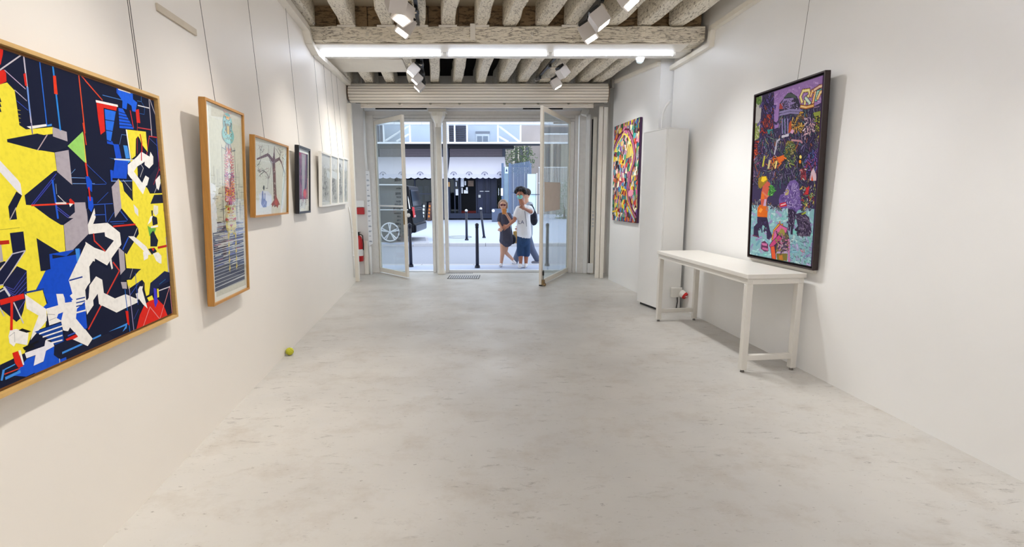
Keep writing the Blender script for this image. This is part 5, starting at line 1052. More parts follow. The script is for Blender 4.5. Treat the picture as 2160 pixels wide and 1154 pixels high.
# ---- left pier: alarm, extinguisher, lettered strip, boards
PX_ = lambda px, py: at(px, py, 8.855)
a = PX_(760, 440)
t = thing('fire_alarm_point', a, 'white and red fire alarm call point on the pier left of the door', 'alarm')
b = PX_(768, 423); c = PX_(754, 452)
MB().box((c.x, 8.815, PX_(760, 437).z), (b.x, 8.858, b.z)).build('sounder', M_WHITE, t, bevel=.006)
MB().box((c.x, 8.805, c.z), (b.x, 8.858, PX_(760, 438).z)).build('call_point', mat('alarm_red', (190, 32, 36), .4), t, bevel=.005)
MB().box((PX_(757.5, 0).x, 8.801, PX_(0, 448).z), (PX_(764.5, 0).x, 8.804, PX_(0, 442.5).z)).build('break_glass', M_WHITE, t)
t = thing('fire_extinguisher', PX_(760, 520), 'red fire extinguisher half hidden behind the left guide post', 'extinguisher')
e = at(758, 530, 8.74); ex = e.x; ey = 8.74; z0 = at(758, 551, 8.74).z; z1 = at(758, 497, 8.74).z
MB().tube([(ex, ey, z0), (ex, ey, z0+.015), (ex, ey, z1-.08), (ex, ey, z1-.03), (ex, ey, z1)], [.062, .068, .068, .05, .022], 18).build('cylinder', mat('extinguisher_red', (186, 20, 28), .3), t, smooth=True)
MB().tube([(ex, ey, z0+.10), (ex, ey, z0+.22)], .0695, 18, False).build('paper_label', mat('label_white', (226, 222, 220), .6), t)
MB().cyl((ex, ey, z1+.001), (ex, ey, z1+.05), .02, .016, 10).build('valve', M_BLACK, t); MB().box((ex-.03, ey-.05, z1+.051), (ex+.03, ey+.03, z1+.065)).build('squeeze_handle', M_BLACK, t)
MB().tube([(ex+.02, ey, z1+.03), (ex+.075, ey-.01, z1), (ex+.082, ey-.01, z1-.15), (ex+.078, ey-.01, z1-.26)], .009, 8).build('hose', M_BLACK, t, smooth=True)
MB().box((ex-.05, ey+.071, z0+.1), (ex+.05, 8.858, z0+.3)).build('wall_bracket', M_STEELW, t)
q4 = [at(x, y, 8.80) for x, y in ((771, 360), (779, 361), (786.5, 514), (778, 519))]
t = thing('lettered_strip', q4[3], 'slanted white strip of small printed lines beside the left door', 'sign')
MB().prism(q4, (0, .006, 0)).build('board', M_STEELW, t)
for k in range(14):
    f_ = .05+.068*k; l0 = q4[0].lerp(q4[3], f_); r0 = q4[1].lerp(q4[2], f_); d_ = (r0-l0)
    for m_ in range(2 if k % 3 else 1):
        s0 = l0 + d_*.18 + V((0, -.001, -.014*m_)); MB().box((s0.x, 8.797, s0.z-.008), (s0.x+d_.x*(.45+.25*((k*7+m_) % 3)/2), 8.7995, s0.z)).build('print_line', mat('strip_print', (120, 132, 150), .6), t)
t = MB().tube([at(x, y, 8.81) for x, y in ((768, 235), (769, 300), (772, 345), (774, 359))], .02, 8).build('white_pipe', M_WHITE, smooth=True); tag(t, 'white pipe running down to the lettered strip left of the door', 'pipe')
t = MB().tube([at(x, y, 8.81) for x, y in ((780.5, 520), (782, 550), (783.5, 582))], .022, 8).build('white_pipe', M_WHITE, smooth=True); tag(t, 'white pipe below the lettered strip, down to the floor', 'pipe')
bq = at(767, 508, 8.82), at(779, 584, 8.82)
struct(box('trim_7', (bq[0].x, 8.80, .002), (bq[1].x, 8.858, bq[0].z), M_TRIM, bevel=.003))
# ---- right pier details
def vert(name, pa, pb, y0, z0, z1, m, label, cat):
    t = box(name, (at(pa, 450, y0).x, y0, z0), (at(pb, 450, y0).x, y0+.05, z1), m, bevel=.004); tag(t, label, cat); return t
struct(box('trim_8', (jl(1217), 8.93, .002), (jl(1231), 8.97, 2.83), M_TRIMG, bevel=.003))
vert('white_duct', 1232.5, 1241, 8.90, .003, 2.83, M_WHITE, 'white vertical duct to the right of the entrance', 'duct')
t = MB().tube([(at(1246, 450, 8.92).x, 8.92, z) for z in (.02, .9, 1.5, 2.1, 2.75)], .016, 8).build('dark_gap_tube', M_BLACK, smooth=True); tag(t, 'black upright tube filling the gap beside the right guide post', 'cable')  # black tube filling the dark gap between duct and board
vert('side_board', 1247.5, 1255, 8.84, .003, 2.78, M_TRIM, 'cream upright board beside the right guide post', 'board')
sb = vert('socket_box', 1242.5, 1254, 8.78, at(0, 576, 8.78).z, at(0, 556, 8.78).z, M_WHITE, 'white socket box low down by the right guide post', 'socket')
for k, (z0, z1) in enumerate(((1.12, 1.14), (1.05, 1.09), (.98, 1.02), (.92, .945), (.86, .89))):
    box('print_line', (at(1249, 450, 8.84).x, 8.837, z0), (at(1253, 450, 8.84).x, 8.8395, z1), mat('strip_print_pale', (205, 204, 204), .6), bpy.data.objects['side_board'])
cbx = at(1234, 237, 8.80)
t = thing('corner_speaker', cbx, 'small grey white tilted box mounted at the top right of the entrance', 'speaker')
Xc, Yc, Zc = V((.85, -.35, -.3)).normalized(), None, None; Yc = Xc.cross(V((.3, .2, .95))).normalized(); Zc = Xc.cross(Yc).normalized()
MB().obox(cbx, Xc, Yc, Zc, (-.055, -.04, -.06), (.055, .04, .06)).build('case', M_WHITE, t, bevel=.006)
MB().cyl(cbx+V((0, .02, 0)), V((cbx.x, 8.96, cbx.z+.02)), .012, None, 8).build('bracket', M_TRIM, t)

# ================================================================ STREET
M_ASPH = mat('pale_asphalt', (150, 154, 168), .85, var=.08, scale=30); M_PAVE = mat('pale_pavement', (184, 194, 218), .85, var=.06, scale=8)
def ground(name, y0, y1, z, m, x0=-24, x1=20, t=.1): return struct(box(name, (x0, y0, z-t), (x1, y1, z), m))
ground('near_pavement', 9.325, 10.10, -.012, M_PAVE)
road = ground('road', 10.30, 14.75, -.09, M_ASPH)
far = ground('far_pavement', 15.0, 46, .0, M_PAVE)
for k in range(24):
    x = -14 + k*1.1
    box('kerb_stone', (x+.006, 10.105, -.2), (x+1.094, 10.298, -.014), mat('kerb_granite', (190, 190, 196), .8, var=.08), road)
    box('kerb_stone', (x+.006, 14.755, -.2), (x+1.094, 14.995, .004 if not 7 < k < 10 else -.05), mat('kerb_granite', (214, 214, 220), .8), road)
g = [onz(x, y, 0) for x, y in ((800, 512), (905, 512), (902, 499), (800, 499))]
t = MB().prism([V((q_.x, q_.y, .001)) for q_ in g], (0, 0, .012)).build('crossing_slab', mat('pale_slab', (188, 190, 202), .8), far); 
g2_ = [onz(x, y, 0) for x, y in ((806, 509.5), (899, 509.5), (897, 501), (806, 501))]
MB().prism([V((q_.x, q_.y, .0135)) for q_ in g2_], (0, 0, .004)).build('crossing_slab', mat('grey_slab', (158, 162, 178), .8), far)
mc = onz(969, 500.5, 0)
MB().tube([(mc.x+.42*math.cos(k*PI/12), mc.y+.42*math.sin(k*PI/12), .004) for k in range(25)], .014, 5, False).build('manhole_ring', mat('iron_ring', (110, 112, 120), .7), far)
def bollard(px, foot, top, label, group, z0=0.0, lean=0):
    c = onz(px, foot, z0); Y = c.y; zt_ = at(px, top, Y).z; h = zt_ - z0; r = .034 if Y < 12 else .04
    t = thing('bollard', c, label, 'bollard', group); tp = c + V((lean*h, 0, h-.05))
    MB().cyl(c, c + Zv*.05, r*1.6, r*1.4, 12).build('foot_collar', M_BOL, t)
    MB().tube([c+Zv*.051, c.lerp(tp, .5), tp-Zv*.001], [r, r*.95, r*.9], 12).build('post', M_BOL, t, smooth=True)
    MB().tube([tp, tp+Zv*.012, tp+Zv*.014], [r*1.2, r*1.2, r*.7], 12).build('neck_ring', M_BOL, t)
    MB().ball(tp+Zv*.045, r*1.15, 12, 8).build('knob', M_BOL2 if Y > 12 else M_BOL, t, smooth=True)
M_BOL = mat('bollard_dark', (28, 32, 52), .45, var=.1); M_BOL2 = mat('bollard_white_tip', (216, 218, 224), .5)
GB = 'street bollards outside'
bollard(1007, 565, 474, 'nearest dark bollard on the kerb, seen in the middle opening', GB, -.012)
bollard(867, 563, 474, 'dark bollard on the near kerb just right of the folded left door', GB, -.012)
bollard(1154, 561, 474, 'bollard seen through the pane of the right door', GB, -.012)
bollard(984.5, 507, 444, 'thin upright bollard across the road, left of the pair', GB)
bollard(1021, 502, 440, 'slightly leaning bollard across the road, right of the pair', GB, 0, -.10)

# ---- black van
VN = mat('van_black_paint', (9, 10, 17), .22, var=.05, spec=.12); VG = mat('van_window', (26, 32, 44), .08, spec=.4); VT = mat('tyre_rubber', (22, 22, 24), .8); VR = mat('alloy_silver', (214, 216, 222), .3, .6)
xr = at(868, 450, 15.0).x; yv = 15.0; zv = lambda py: at(860, py, 15.0).z
van = thing('van', V((xr-2.4, yv+.95, 0)), 'black van parked across the road, its tail showing beside the left door', 'van')
xf = xr - 4.9
bm_ = MB(); secs = []
prof_low = [(xr+.02, .34), (xr+.06, .50), (xr+.03, .72), (xr-.0, 1.02), (xf+1.25, 1.02), (xf+.45, .98), (xf+.06, .78), (xf, .5), (xf+.06, .32), (xf+.45, .28), (xr-.3, .28)]
bm_.prism([(x, yv+.0, z) for x, z in prof_low], (0, 1.88, 0)).build('lower_body', VN, van, bevel=.05)
ztop = zv(390)
lo_ = [(xr, 1.015), (xf+1.2, 1.015)]; up_ = [(xr-.10, ztop-.03), (xr-.35, ztop), (xf+2.2, ztop), (xf+1.95, ztop-.06)]
pl = [(x, z) for x, z in ([lo_[0]] + up_ + [lo_[1]])]
def van_pt(x, z, side): k = max(0, (z-1.015)/(ztop-1.015)); return V((x, yv+.015+.16*k if side == 0 else yv+1.865-.16*k, z))
A0 = [van_pt(x, z, 0) for x, z in pl]; A1 = [van_pt(x, z, 1) for x, z in pl]; n_ = len(pl)
MB().add(A0+A1, [tuple(range(n_)), tuple(range(n_, 2*n_))[::-1]] + [(i, n_+i, n_+(i+1) % n_, (i+1) % n_) for i in range(n_)]).build('cabin', VN, van, bevel=.03)
for xa, xb in ((xr-.18, xr-1.35), (xr-1.45, xr-2.6), (xf+2.15, xf+1.6)):
    cs = [van_pt(x, z, 0)-V((0, .012, 0)) for x, z in ((xa, 1.09), (xb, 1.09), (xb-.0, ztop-.17), (xa-.05, ztop-.17))]; MB().prism(cs, (0, .01, 0)).build('side_window', VG, van)
rw = [(yv+.22, 1.12), (yv+1.66, 1.12), (yv+1.58, ztop-.14), (yv+.30, ztop-.14)]
MB().prism([(xr+.010-(z-1.015)*.105/(ztop-1.045), y, z) for y, z in rw], (.012, 0, 0)).build('rear_window', VG, van)
M_TAIL = mat('tail_light_red', (206, 24, 30), .2)
for yy in (yv+.02,):
    MB().prism([(xr+.045-(z-.8)*.12, y, z) for y, z in ((yy, zv(459)), (yy+.24, zv(459)), (yy+.24, zv(437)), (yy+.03, zv(437)))], (.03, 0, 0)).build('tail_light', M_TAIL, van, bevel=.006)
    MB().box((xr+.07, yy+.03, zv(458)), (xr+.083, yy+.21, zv(454.5))).build('tail_light_lens', mat('pale_lens', (236, 200, 196), .2), van)
MB().box((xr-.35, yv-.02, .30), (xr+.13, yv+1.9, .58)).build('rear_bumper', VN, van, bevel=.06)
MB().tube([(xr-.25, yv+.17, ztop+.0), (xr-2.5, yv+.17, ztop+.01)], .022, 8).build('roof_rail', VR, van)
MB().tube([(xr-.05, yv+.02, 1.03), (xr-.16, yv+.19, ztop-.08)], .02, 8).build('pillar_trim', VR, van)
MB().box((xr-3.2, yv-.008, .995), (xr-.1, yv+.012, 1.02)).build('side_moulding', VR, van)
def wheel(c):
    MB().cyl(c, c+V((0, .2, 0)), .33, None, 28).build('tyre', VT, van)
    cc = c - V((0, .012, 0)); rm = MB().tube([cc+V((.275*math.cos(k*PI/16), 0, .275*math.sin(k*PI/16))) for k in range(33)], .022, 6, False)
    rm.cyl(cc, cc+V((0, .01, 0)), .05, None, 12)
    for k in range(5):
        for d in (-.13, .13): a = R(90+72*k); rm.tube([cc+V((.04*math.cos(a), 0, .04*math.sin(a))), cc+V((.27*math.cos(a+d), 0, .27*math.sin(a+d)))], [.02, .024], 5)
    rm.build('alloy_rim', VR, van)
    MB().cyl(c-V((0, .004, 0)), c-V((0, .001, 0)), .27, None, 24).build('brake_shadow', M_BLACK, van)
wz = at(823, 492, yv-.03); wheel(V((wz.x, yv-.03, .33))); wheel(V((wz.x-3.2, yv-.03, .33)))
for c in ((wz.x, yv+1.7, .33), (wz.x-3.2, yv+1.7, .33)): MB().cyl(c, V(c)+V((0, .2, 0)), .33, None, 20).build('tyre', VT, van)

# ---- the shop opposite
YS = 30.0; S_ = lambda px, py, dy=0: at(px, py, YS+dy)
def wall_rect(name, x0, y0, x1, y1, dy, th, m, parent=None, bevel=0):
    a = S_(x0, y1, dy); b = S_(x1, y0, dy); ym = (y0+y1)/2; return MB().box((S_(x0, ym, dy).x, YS+dy, a.z), (S_(x1, ym, dy).x, YS+dy+th, b.z)).build(name, m, parent, bevel=bevel)
shop = thing('shop_front', S_(950, 460), 'navy shop front with dark windows and doors across the street', 'shop')
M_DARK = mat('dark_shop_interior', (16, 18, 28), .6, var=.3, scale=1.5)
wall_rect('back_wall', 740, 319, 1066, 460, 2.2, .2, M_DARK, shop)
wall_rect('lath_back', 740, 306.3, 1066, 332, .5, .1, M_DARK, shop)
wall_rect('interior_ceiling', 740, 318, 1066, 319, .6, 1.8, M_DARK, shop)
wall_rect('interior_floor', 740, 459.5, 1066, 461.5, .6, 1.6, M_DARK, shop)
for a, b in ((740, 800), (912, 948), (1060, 1066)): wall_rect('pier', a, 306.2, b, 461, 0, .5, M_NAVY, shop)
wall_rect('fascia', 740, 306.2, 1084, 313, -.05, .6, mat('fascia_black', (14, 14, 24), .5), shop)
for a, b in ((800.3, 911.7), (948.3, 1059.7)):
    z0, z1 = S_(0, 330).z, S_(0, 313.5).z
    for k in range(6): MB().box((S_(a, 320).x, YS+.02+.01*(k % 2), z0+(z1-z0)*k/6+.004), (S_(b, 320).x, YS+.12, z0+(z1-z0)*(k+1)/6-.004)).build('shutter_lath', mat('brown_grey_lath', (92, 82, 90), .6, var=.15), shop)
M_SG = glass('shop_glass', (.55, .62, .66), refl=.8)
wall_rect('plinth', 800, 450, 1060, 461, -.02, .25, M_NAVY, shop)
for a, b in ((801, 838), (840, 874), (876, 911), (949, 958), (959.5, 966)): wall_rect('window_pane', a, 372, b, 449.5, .12, .03, M_SG, shop)
for x in (800.5, 839, 875, 911.5, 948.5, 958.8, 967.5, 971, 1004.5, 1021, 1033, 1047, 1059.5): wall_rect('mullion', x-.9, 331, x+.9, 449.8, .06, .12, M_NAVY, shop)
wall_rect('transom', 801, 408, 911, 410, .05, .12, M_NAVY, shop)
for a, b in ((1006, 1020), (1022, 1032), (1034, 1046)): wall_rect('door_leaf', a, 372, b, 450, .2, .08, mat('dark_blue_door', (20, 30, 66), .35, var=.3, scale=3), shop, .01)
wall_rect('door_bar', 1012, 403, 1034, 404.3, .15, .04, M_STEELW, shop)
for i, (a, b, c, d, col) in enumerate(((961, 371, 966, 381, 236), (971, 377, 978.5, 394, 240), (980, 382, 983, 391, 236), (973.5, 396, 976, 408, 224), (978.5, 401, 987, 408, 236), (983, 395, 986.5, 402, 230), (961, 384, 963.5, 393, 220), (961, 399, 966.5, 412, 228), (1051, 397, 1052.5, 412, 220))):
    wall_rect('notice_sheet', a, b, c, d, .09 - .0, .015, mat('notice_white', (236, 236, 238), .6), shop)
wall_rect('poster', 987, 381, 999, 393, .5, .02, mat('poster_brown', (150, 124, 104), .6, var=.5, scale=4), shop); wall_rect('door_sign', 943.5, 384, 949, 394, -.02, .018, mat('brass_sign', (196, 150, 96), .5), shop)
wall_rect('red_mat', 972, 445, 1004, 450, .7, .5, mat('red_mat', (110, 30, 26), .8), shop)
wall_rect('door_lantern', 1009, 411, 1014, 417, .1, .1, mat('lantern_glass', (200, 200, 196), .4), shop, .01)
for x in (815, 826, 848, 860, 887, 900): wall_rect('shelf_goods', x-4, 388+(x % 7), x+4, 446, .9, .3, mat('shop_goods_%d' % (x % 3), [(90, 84, 96), (120, 96, 76), (60, 80, 96)][x % 3], .6, var=.5, scale=5), shop)
M_CLOTH = mat('awning_cloth', (196, 194, 206), .8, var=.03, scale=3)
def awning(xa, xb, label):
    t = thing('awning', S_((xa+xb)/2, 350), label, 'awning', 'white scalloped awnings across the street')
    n = 40; vs = []; fs = []; dyb = -1.0
    a0, a1 = S_(xa+4, 331, -.02), S_(xb-4, 331, -.02); b0, b1 = S_(xa, 367, dyb), S_(xb, 367, dyb)
    m = MB(); th = V((0, 0, .02))
    m.hexa([b0-th, b1-th, a1-th, a0-th, b0, b1, a1, a0]); m.build('canopy_cloth', M_CLOTH, t)
    v = MB(); zb = b0.z
    for k in range(n):
        x0_, x1_ = b0.x+(b1.x-b0.x)*k/n, b0.x+(b1.x-b0.x)*(k+1)/n; f0 = .20+.07*abs(math.sin(k*PI/4)); f1 = .20+.07*abs(math.sin((k+1)*PI/4))
        v.hexa([(x0_, b0.y-.01, zb-f0), (x1_, b0.y-.01, zb-f1), (x1_, b0.y+.01, zb-f1), (x0_, b0.y+.01, zb-f0), (x0_, b0.y-.01, zb), (x1_, b0.y-.01, zb), (x1_, b0.y+.01, zb), (x0_, b0.y+.01, zb)])
    v.build('valance', M_CLOTH, t)
    for s_ in (0, 1): 
        aa, bb = (a0, b0) if s_ == 0 else (a1, b1); MB().prism([aa, bb, bb-V((0, 0, .2)), V((aa.x, aa.y, bb.z-.15))], (.02, 0, 0)).build('side_cheek', M_CLOTH, t)
    for k in range(4):
        c = V((b0.x+(b1.x-b0.x)*(.10+.265*k), b0.y-.012, zb-.06)); MB().tube([c+V((.18*math.cos(R(170-20*j)), 0, .18*math.sin(R(170-20*j)))) for j in range(9)], .018, 5).build('emblem_arc', mat('emblem_grey', (110, 110, 130), .6), t); MB().ball(c+V((0, 0, .03)), .05, 8, 6).build('emblem_dot', mat('emblem_grey', (110, 110, 130), .6), t)
awning(793, 941, 'left white scalloped awning, above the van'); awning(944.5, 1068, 'right white scalloped awning, above the shop door')

# ---- glazed steel gallery above the shop
GY = -.9
gal = thing('steel_gallery', S_(950, 280, GY), 'white steel framed glazed gallery with diagonal braces above the shop', 'facade')
wall_rect('back_panel', 700, 263, 1099, 300, GY+1.0, .1, mat('gallery_pale_blue', (214, 221, 232), .5, var=.12, scale=.6), gal)
wall_rect('back_panel', 1099.2, 263, 1260, 300, GY+1.0, .1, mat('gallery_stone', (196, 184, 178), .7, var=.25, scale=.8), gal)
x = 735
for w_ in (52, 44, 58, 36, 43, 34, 25, 24, 24, 20, 30, 22, 20): wall_rect('white_panel', x+.3, 226, x+w_-.3, 261.5, GY-.1, .3, mat('white_cladding', (240, 242, 246), .5, var=.02), gal); x += w_
for y in (262.6, 301.5): wall_rect('steel_beam', 700, y-1 if y < 280 else y-2, 1198, y+.8 if y < 280 else y+1.6, GY, .16, M_STEELW, gal)
for x in (809, 864.5, 985, 1050.3, 1098, 1142, 945, 959): wall_rect('steel_post', x-1.6, 263.6, x+1.6, 299.3, GY+.01, .14, M_STEELW, gal)
for (x0_, y0_, x1_, y1_) in ((812, 297, 862, 265), (836, 298, 862, 283), (1052.5, 266, 1096, 299), (1052.5, 288, 1072, 299)):
    a, b = S_(x0_, y0_, GY), S_(x1_, y1_, GY); MB().tube([a+V((0, .08, 0)), b+V((0, .08, 0))], .055, 4).build('brace', M_STEELW, gal)
for xa, xb in ((809, 864), (866, 912), (987, 1049), (1052, 1097)): wall_rect('glazing', xa+1.8, 264, xb-.6, 299, GY+.12, .03, glass('gallery_glass', (.93, .96, .99)), gal)
M_LOUV = mat('louvre_navy', (40, 44, 66), .5)
wall_rect('louvre_back', 941, 264, 983.5, 299, GY+.3, .05, mat('louvre_pale', (186, 188, 200), .6), gal)
for xa, xb in ((941, 957.2), (960.8, 983)):
    for k in range(8): y = 266+k*4.2; wall_rect('louvre_slat', xa, y, xb, y+2.3, GY+.1, .12, M_LOUV, gal)
wall_rect('window_frame', 1004, 282, 1032, 299, GY+.9, .09, M_STEELW, gal)
for a in (1006.5, 1019): wall_rect('window_glass', a, 287, a+10, 298.8, GY+.86, .03, mat('window_grey', (120, 132, 150), .2), gal)
wall_rect('window_lintel', 1003, 277, 1033, 281.5, GY+.86, .1, mat('lintel_grey', (130, 134, 146), .6), gal)
wall_rect('balcony_rail', 1144, 281, 1198, 284, GY-.0, .1, M_STEELW, gal); wall_rect('dark_recess', 1144, 268, 1198, 280.5, GY+.9, .05, mat('recess_grey', (104, 102, 112), .6), gal)
wall_rect('soffit', 700, 303.4, 1140, 304.6, GY, .8, mat('soffit_black', (20, 20, 30), .6), gal)
for a in (793, 801): wall_rect('side_post', a, 264, a+5, 299, GY+.4, .2, mat('recess_grey', (104, 102, 112)), gal)

# ---- gate, panels, back building, fence, planting on the right
M_GATE = mat('gate_blue_grey', (92, 110, 138), .45, var=.1)
gate = thing('metal_gate', S_(1085, 462, -1.4), 'tall blue grey metal gate of upright bars behind the pedestrians', 'gate')
GZ = -1.4
def gz(px, py): return at(px, py, YS+GZ)
for a, b in ((1058, 1062.5), (1073, 1077.5), (1117.5, 1121)): q0, q1 = gz(a, 463), gz(b, 344); MB().box((q0.x, YS+GZ, 0), (q1.x, YS+GZ+.12, q1.z)).build('gate_post', M_GATE, gate, bevel=.01)
for k in range(14):
    f_ = k/13; px = 1079+f_*37; top = 346 - 6*f_; q0 = gz(px, 462); MB().box((q0.x-.028, YS+GZ+.03, .06), (q0.x+.028, YS+GZ+.09, gz(px, top).z)).build('gate_bar', M_GATE, gate)
q0, q1 = gz(1077.6, 0), gz(1117.4, 0)
for z in (.25, 1.6, 3.1): MB().box((q0.x, YS+GZ+.091, z), (q1.x, YS+GZ+.13, z+.06)).build('gate_rail', M_GATE, gate)
q0, q1 = gz(1063, 462), gz(1072.5, 352); MB().box((q0.x, YS+GZ+.04, .05), (q1.x, YS+GZ+.07, q1.z)).build('gate_panel', mat('gate_panel', (120, 142, 158), .4, var=.2, scale=2), gate)
q0, q1 = gz(1065, 366), gz(1072, 352); MB().box((q0.x, YS+GZ+.02, q0.z), (q1.x, YS+GZ+.035, q1.z)).build('gate_sign', mat('sign_pale_blue', (206, 222, 240), .5), gate)
MB().prism([gz(x_, y_)+V((0, .015, 0)) for x_, y_ in ((1066.5, 362), (1070.5, 362), (1068.5, 354.5))], (0, -.004, 0)).build('sign_arrow', mat('sign_navy', (30, 44, 90), .5), gate)
q0, q1 = gz(1056.5, 413), gz(1061, 397); MB().box((q0.x, YS+GZ-.02, q0.z), (q1.x, YS+GZ-.003, q1.z)).build('gate_notice', mat('notice_white', (236, 236, 238)), gate)
ph = thing('site_panel', at(1122, 462, 28.4), 'pale mint upright panel with a white post right of the gate', 'panel')
q0, q1 = at(1112, 463, 28.4), at(1130.5, 367, 28.4); MB().box((q0.x, 28.4, 0), (q1.x, 28.46, q1.z)).build('board', mat('pale_mint', (204, 230, 232), .5, var=.04), ph, bevel=.01)
q0, q1 = at(1131, 463, 28.4), at(1133.4, 365, 28.4); MB().box((q0.x, 28.36, 0), (q1.x, 28.5, q1.z)).build('white_post', M_STEELW, ph, bevel=.01)
box('cross_tube', (at(1122, 0, 28.4).x, 28.28, at(0, 411, 28.4).z), (at(1141, 0, 28.4).x, 28.34, at(0, 409.5, 28.4).z), mat('dark_tube', (70, 74, 90), .5), ph)
ub = thing('utility_box', at(1049, 462, 27.5), 'blue grey street cabinet with a white round mark beside the shop door', 'box')
q0, q1 = at(1037.5, 462, 27.5), at(1059, 440.5, 27.5); MB().box((q0.x, 27.5, 0), (q1.x, 28.0, q1.z)).build('case', mat('cabinet_blue_grey', (84, 94, 118), .5), ub, bevel=.02)
cq = at(1040.5, 444.5, 27.49); MB().cyl(cq, cq+V((0, -.012, 0)), .085, None, 16).build('round_mark', M_STEELW, ub)
yb = 40.0
bb = thing('beige_building', at(1150, 450, yb), 'beige stone building with pilasters far behind the gate', 'building')
def br(name, x0_, y0_, x1_, y1_, dy, th, m): a, b = at(x0_, y1_, yb+dy), at(x1_, y0_, yb+dy); return MB().box((a.x, yb+dy, max(0, a.z)), (b.x, yb+dy+th, b.z)).build(name, m, bb)
M_BEI = mat('beige_stone', (188, 178, 164), .8, var=.1, scale=2)
br('wall', 1060, 215, 1250, 459, 0, .4, mat('stone_grey_beige', (150, 140, 134), .8, var=.12, scale=1.2))
for a, b in ((1081, 1086), (1092, 1095), (1104, 1108), (1146, 1150), (1160, 1168), (1174, 1177)): br('pilaster', a, 232, b, 450, -.3, .29, M_BEI)
for a, b in ((1087, 1091), (1096, 1103), (1109, 1116), (1151, 1159), (1169, 1173)): br('window', a, 310, b, 350, -.05, .04, mat('dark_window', (90, 90, 100), .3))
br('stone_panel', 1181, 305, 1202, 450, -.2, .18, mat('rubble_stone', (160, 154, 140), .9, var=.35, scale=6))
br('string_course', 1060, 262, 1250, 268, -.25, .2, M_BEI)
fn = thing('white_railing', at(1170, 462, 33), 'white railing of thin upright bars seen through the right door', 'railing')
fa, fb = at(1136, 353, 33), at(1204, 353, 33)
for z in (fa.z, at(0, 386, 33).z): MB().box((fa.x, 33, z-.03), (fb.x, 33.05, z+.03)).build('rail', M_STEELW, fn)
for k in range(20): x = fa.x+(fb.x-fa.x)*(k+.5)/20; MB().box((x-.014, 33.01, 0), (x+.014, 33.04, fa.z-.031)).build('bar', M_STEELW, fn)
def bush(name, c, rx_, ry_, rz_, n, cols, label, cat, seed, leaf_=.09):
    rnd = random.Random(seed); t = thing(name, V((c[0], c[1], 0)), label, cat)
    MB().tube([(c[0], c[1], 0), (c[0]+.05, c[1], c[2]*.5), (c[0]-.05, c[1], c[2])], [.07, .06, .03], 8).build('stem', mat('bark', (90, 76, 64), .9), t)
    for gi, col in enumerate(cols):
        m = MB()
        for _ in range(n//len(cols)):
            while True:
                p_ = V((rnd.uniform(-1, 1), rnd.uniform(-1, 1), rnd.uniform(-1, 1)))
                if .15 < p_.length < 1: break
            o = V((c[0]+p_.x*rx_, c[1]+p_.y*ry_, max(.05, c[2]+p_.z*rz_))); a = V((rnd.uniform(-1, 1), rnd.uniform(-1, 1), rnd.uniform(-.6, .6))).normalized(); b = a.cross(V((rnd.random(), rnd.random(), 1))).normalized()
            l_ = leaf_*rnd.uniform(.7, 1.3); m.add([o, o+a*l_*.5+b*l_*.3, o+a*l_, o+a*l_*.5-b*l_*.3], [(0, 1, 2, 3)])
        tag(m.build('foliage', mat('leaf_%d_%d_%d' % col, col, .6, var=.2), t), kind='stuff')
c = at(1190, 425, 31.5); bush('ivy_bush', (c.x, 31.5, c.z-.2), .75, .5, 1.7, 1500, [(120, 150, 110), (150, 176, 134), (90, 124, 84)], 'pale green leafy bush seen through the right door', 'bush', 4)
c = at(1094, 335, 36); bush('street_tree', (c.x, 36, c.z), 1.3, .8, 1.2, 1100, [(96, 116, 76), (126, 140, 96), (80, 100, 70)], 'dusty green tree above the metal gate', 'tree', 6, .14)
c = at(1052, 420, 30.4); bush('door_plant', (c.x, 30.5, c.z), .14, .15, .9, 320, [(40, 70, 30), (66, 96, 44)], 'dark green plant in the shop doorway beside the gate', 'plant', 8, .09)
def aboard(pa, pb, top, bot, Y, m, label, txt):
    a, b = onz(pa, bot, 0), onz(pb, bot, 0); Y = a.y; zt_ = at(pa, top, Y).z; t = thing('pavement_sign', V(((a.x+b.x)/2, Y, 0)), label, 'sign', 'pavement signs before the shop')
    dx = (b.x-a.x)
    for s_, nm in ((-1, 'front_board'), (1, 'back_board')): MB().hexa([(a.x, Y+s_*.28-.012, .02), (b.x, Y+s_*.28-.012, .02), (b.x, Y+s_*.28+.012, .02), (a.x, Y+s_*.28+.012, .02), (a.x+dx*.3, Y+s_*.03-.012, zt_), (b.x+dx*.3, Y+s_*.03-.012, zt_), (b.x+dx*.3, Y+s_*.03+.012, zt_), (a.x+dx*.3, Y+s_*.03+.012, zt_)]).build(nm, m, t)
    for k in range(4):
        f_ = .2+.18*k; cx2 = a.x+dx*(.35+.3*f_); yy = Y-.28+.25*f_-.02; MB().box((cx2-dx*.2, yy-.004, zt_*f_), (cx2+dx*.25, yy, zt_*f_+.13)).build('print_block', mat('chalk_white', (220, 224, 228), .6) if txt else mat('menu_orange', (206, 120, 50), .6), t)
aboard(891, 899, 427, 466, 28, M_BLACK, 'black pavement sign with white writing left of the column', True)
aboard(903, 911, 427, 466, 28, mat('sign_brown', (66, 40, 34), .6), 'brown and orange pavement sign beside the black one', False)

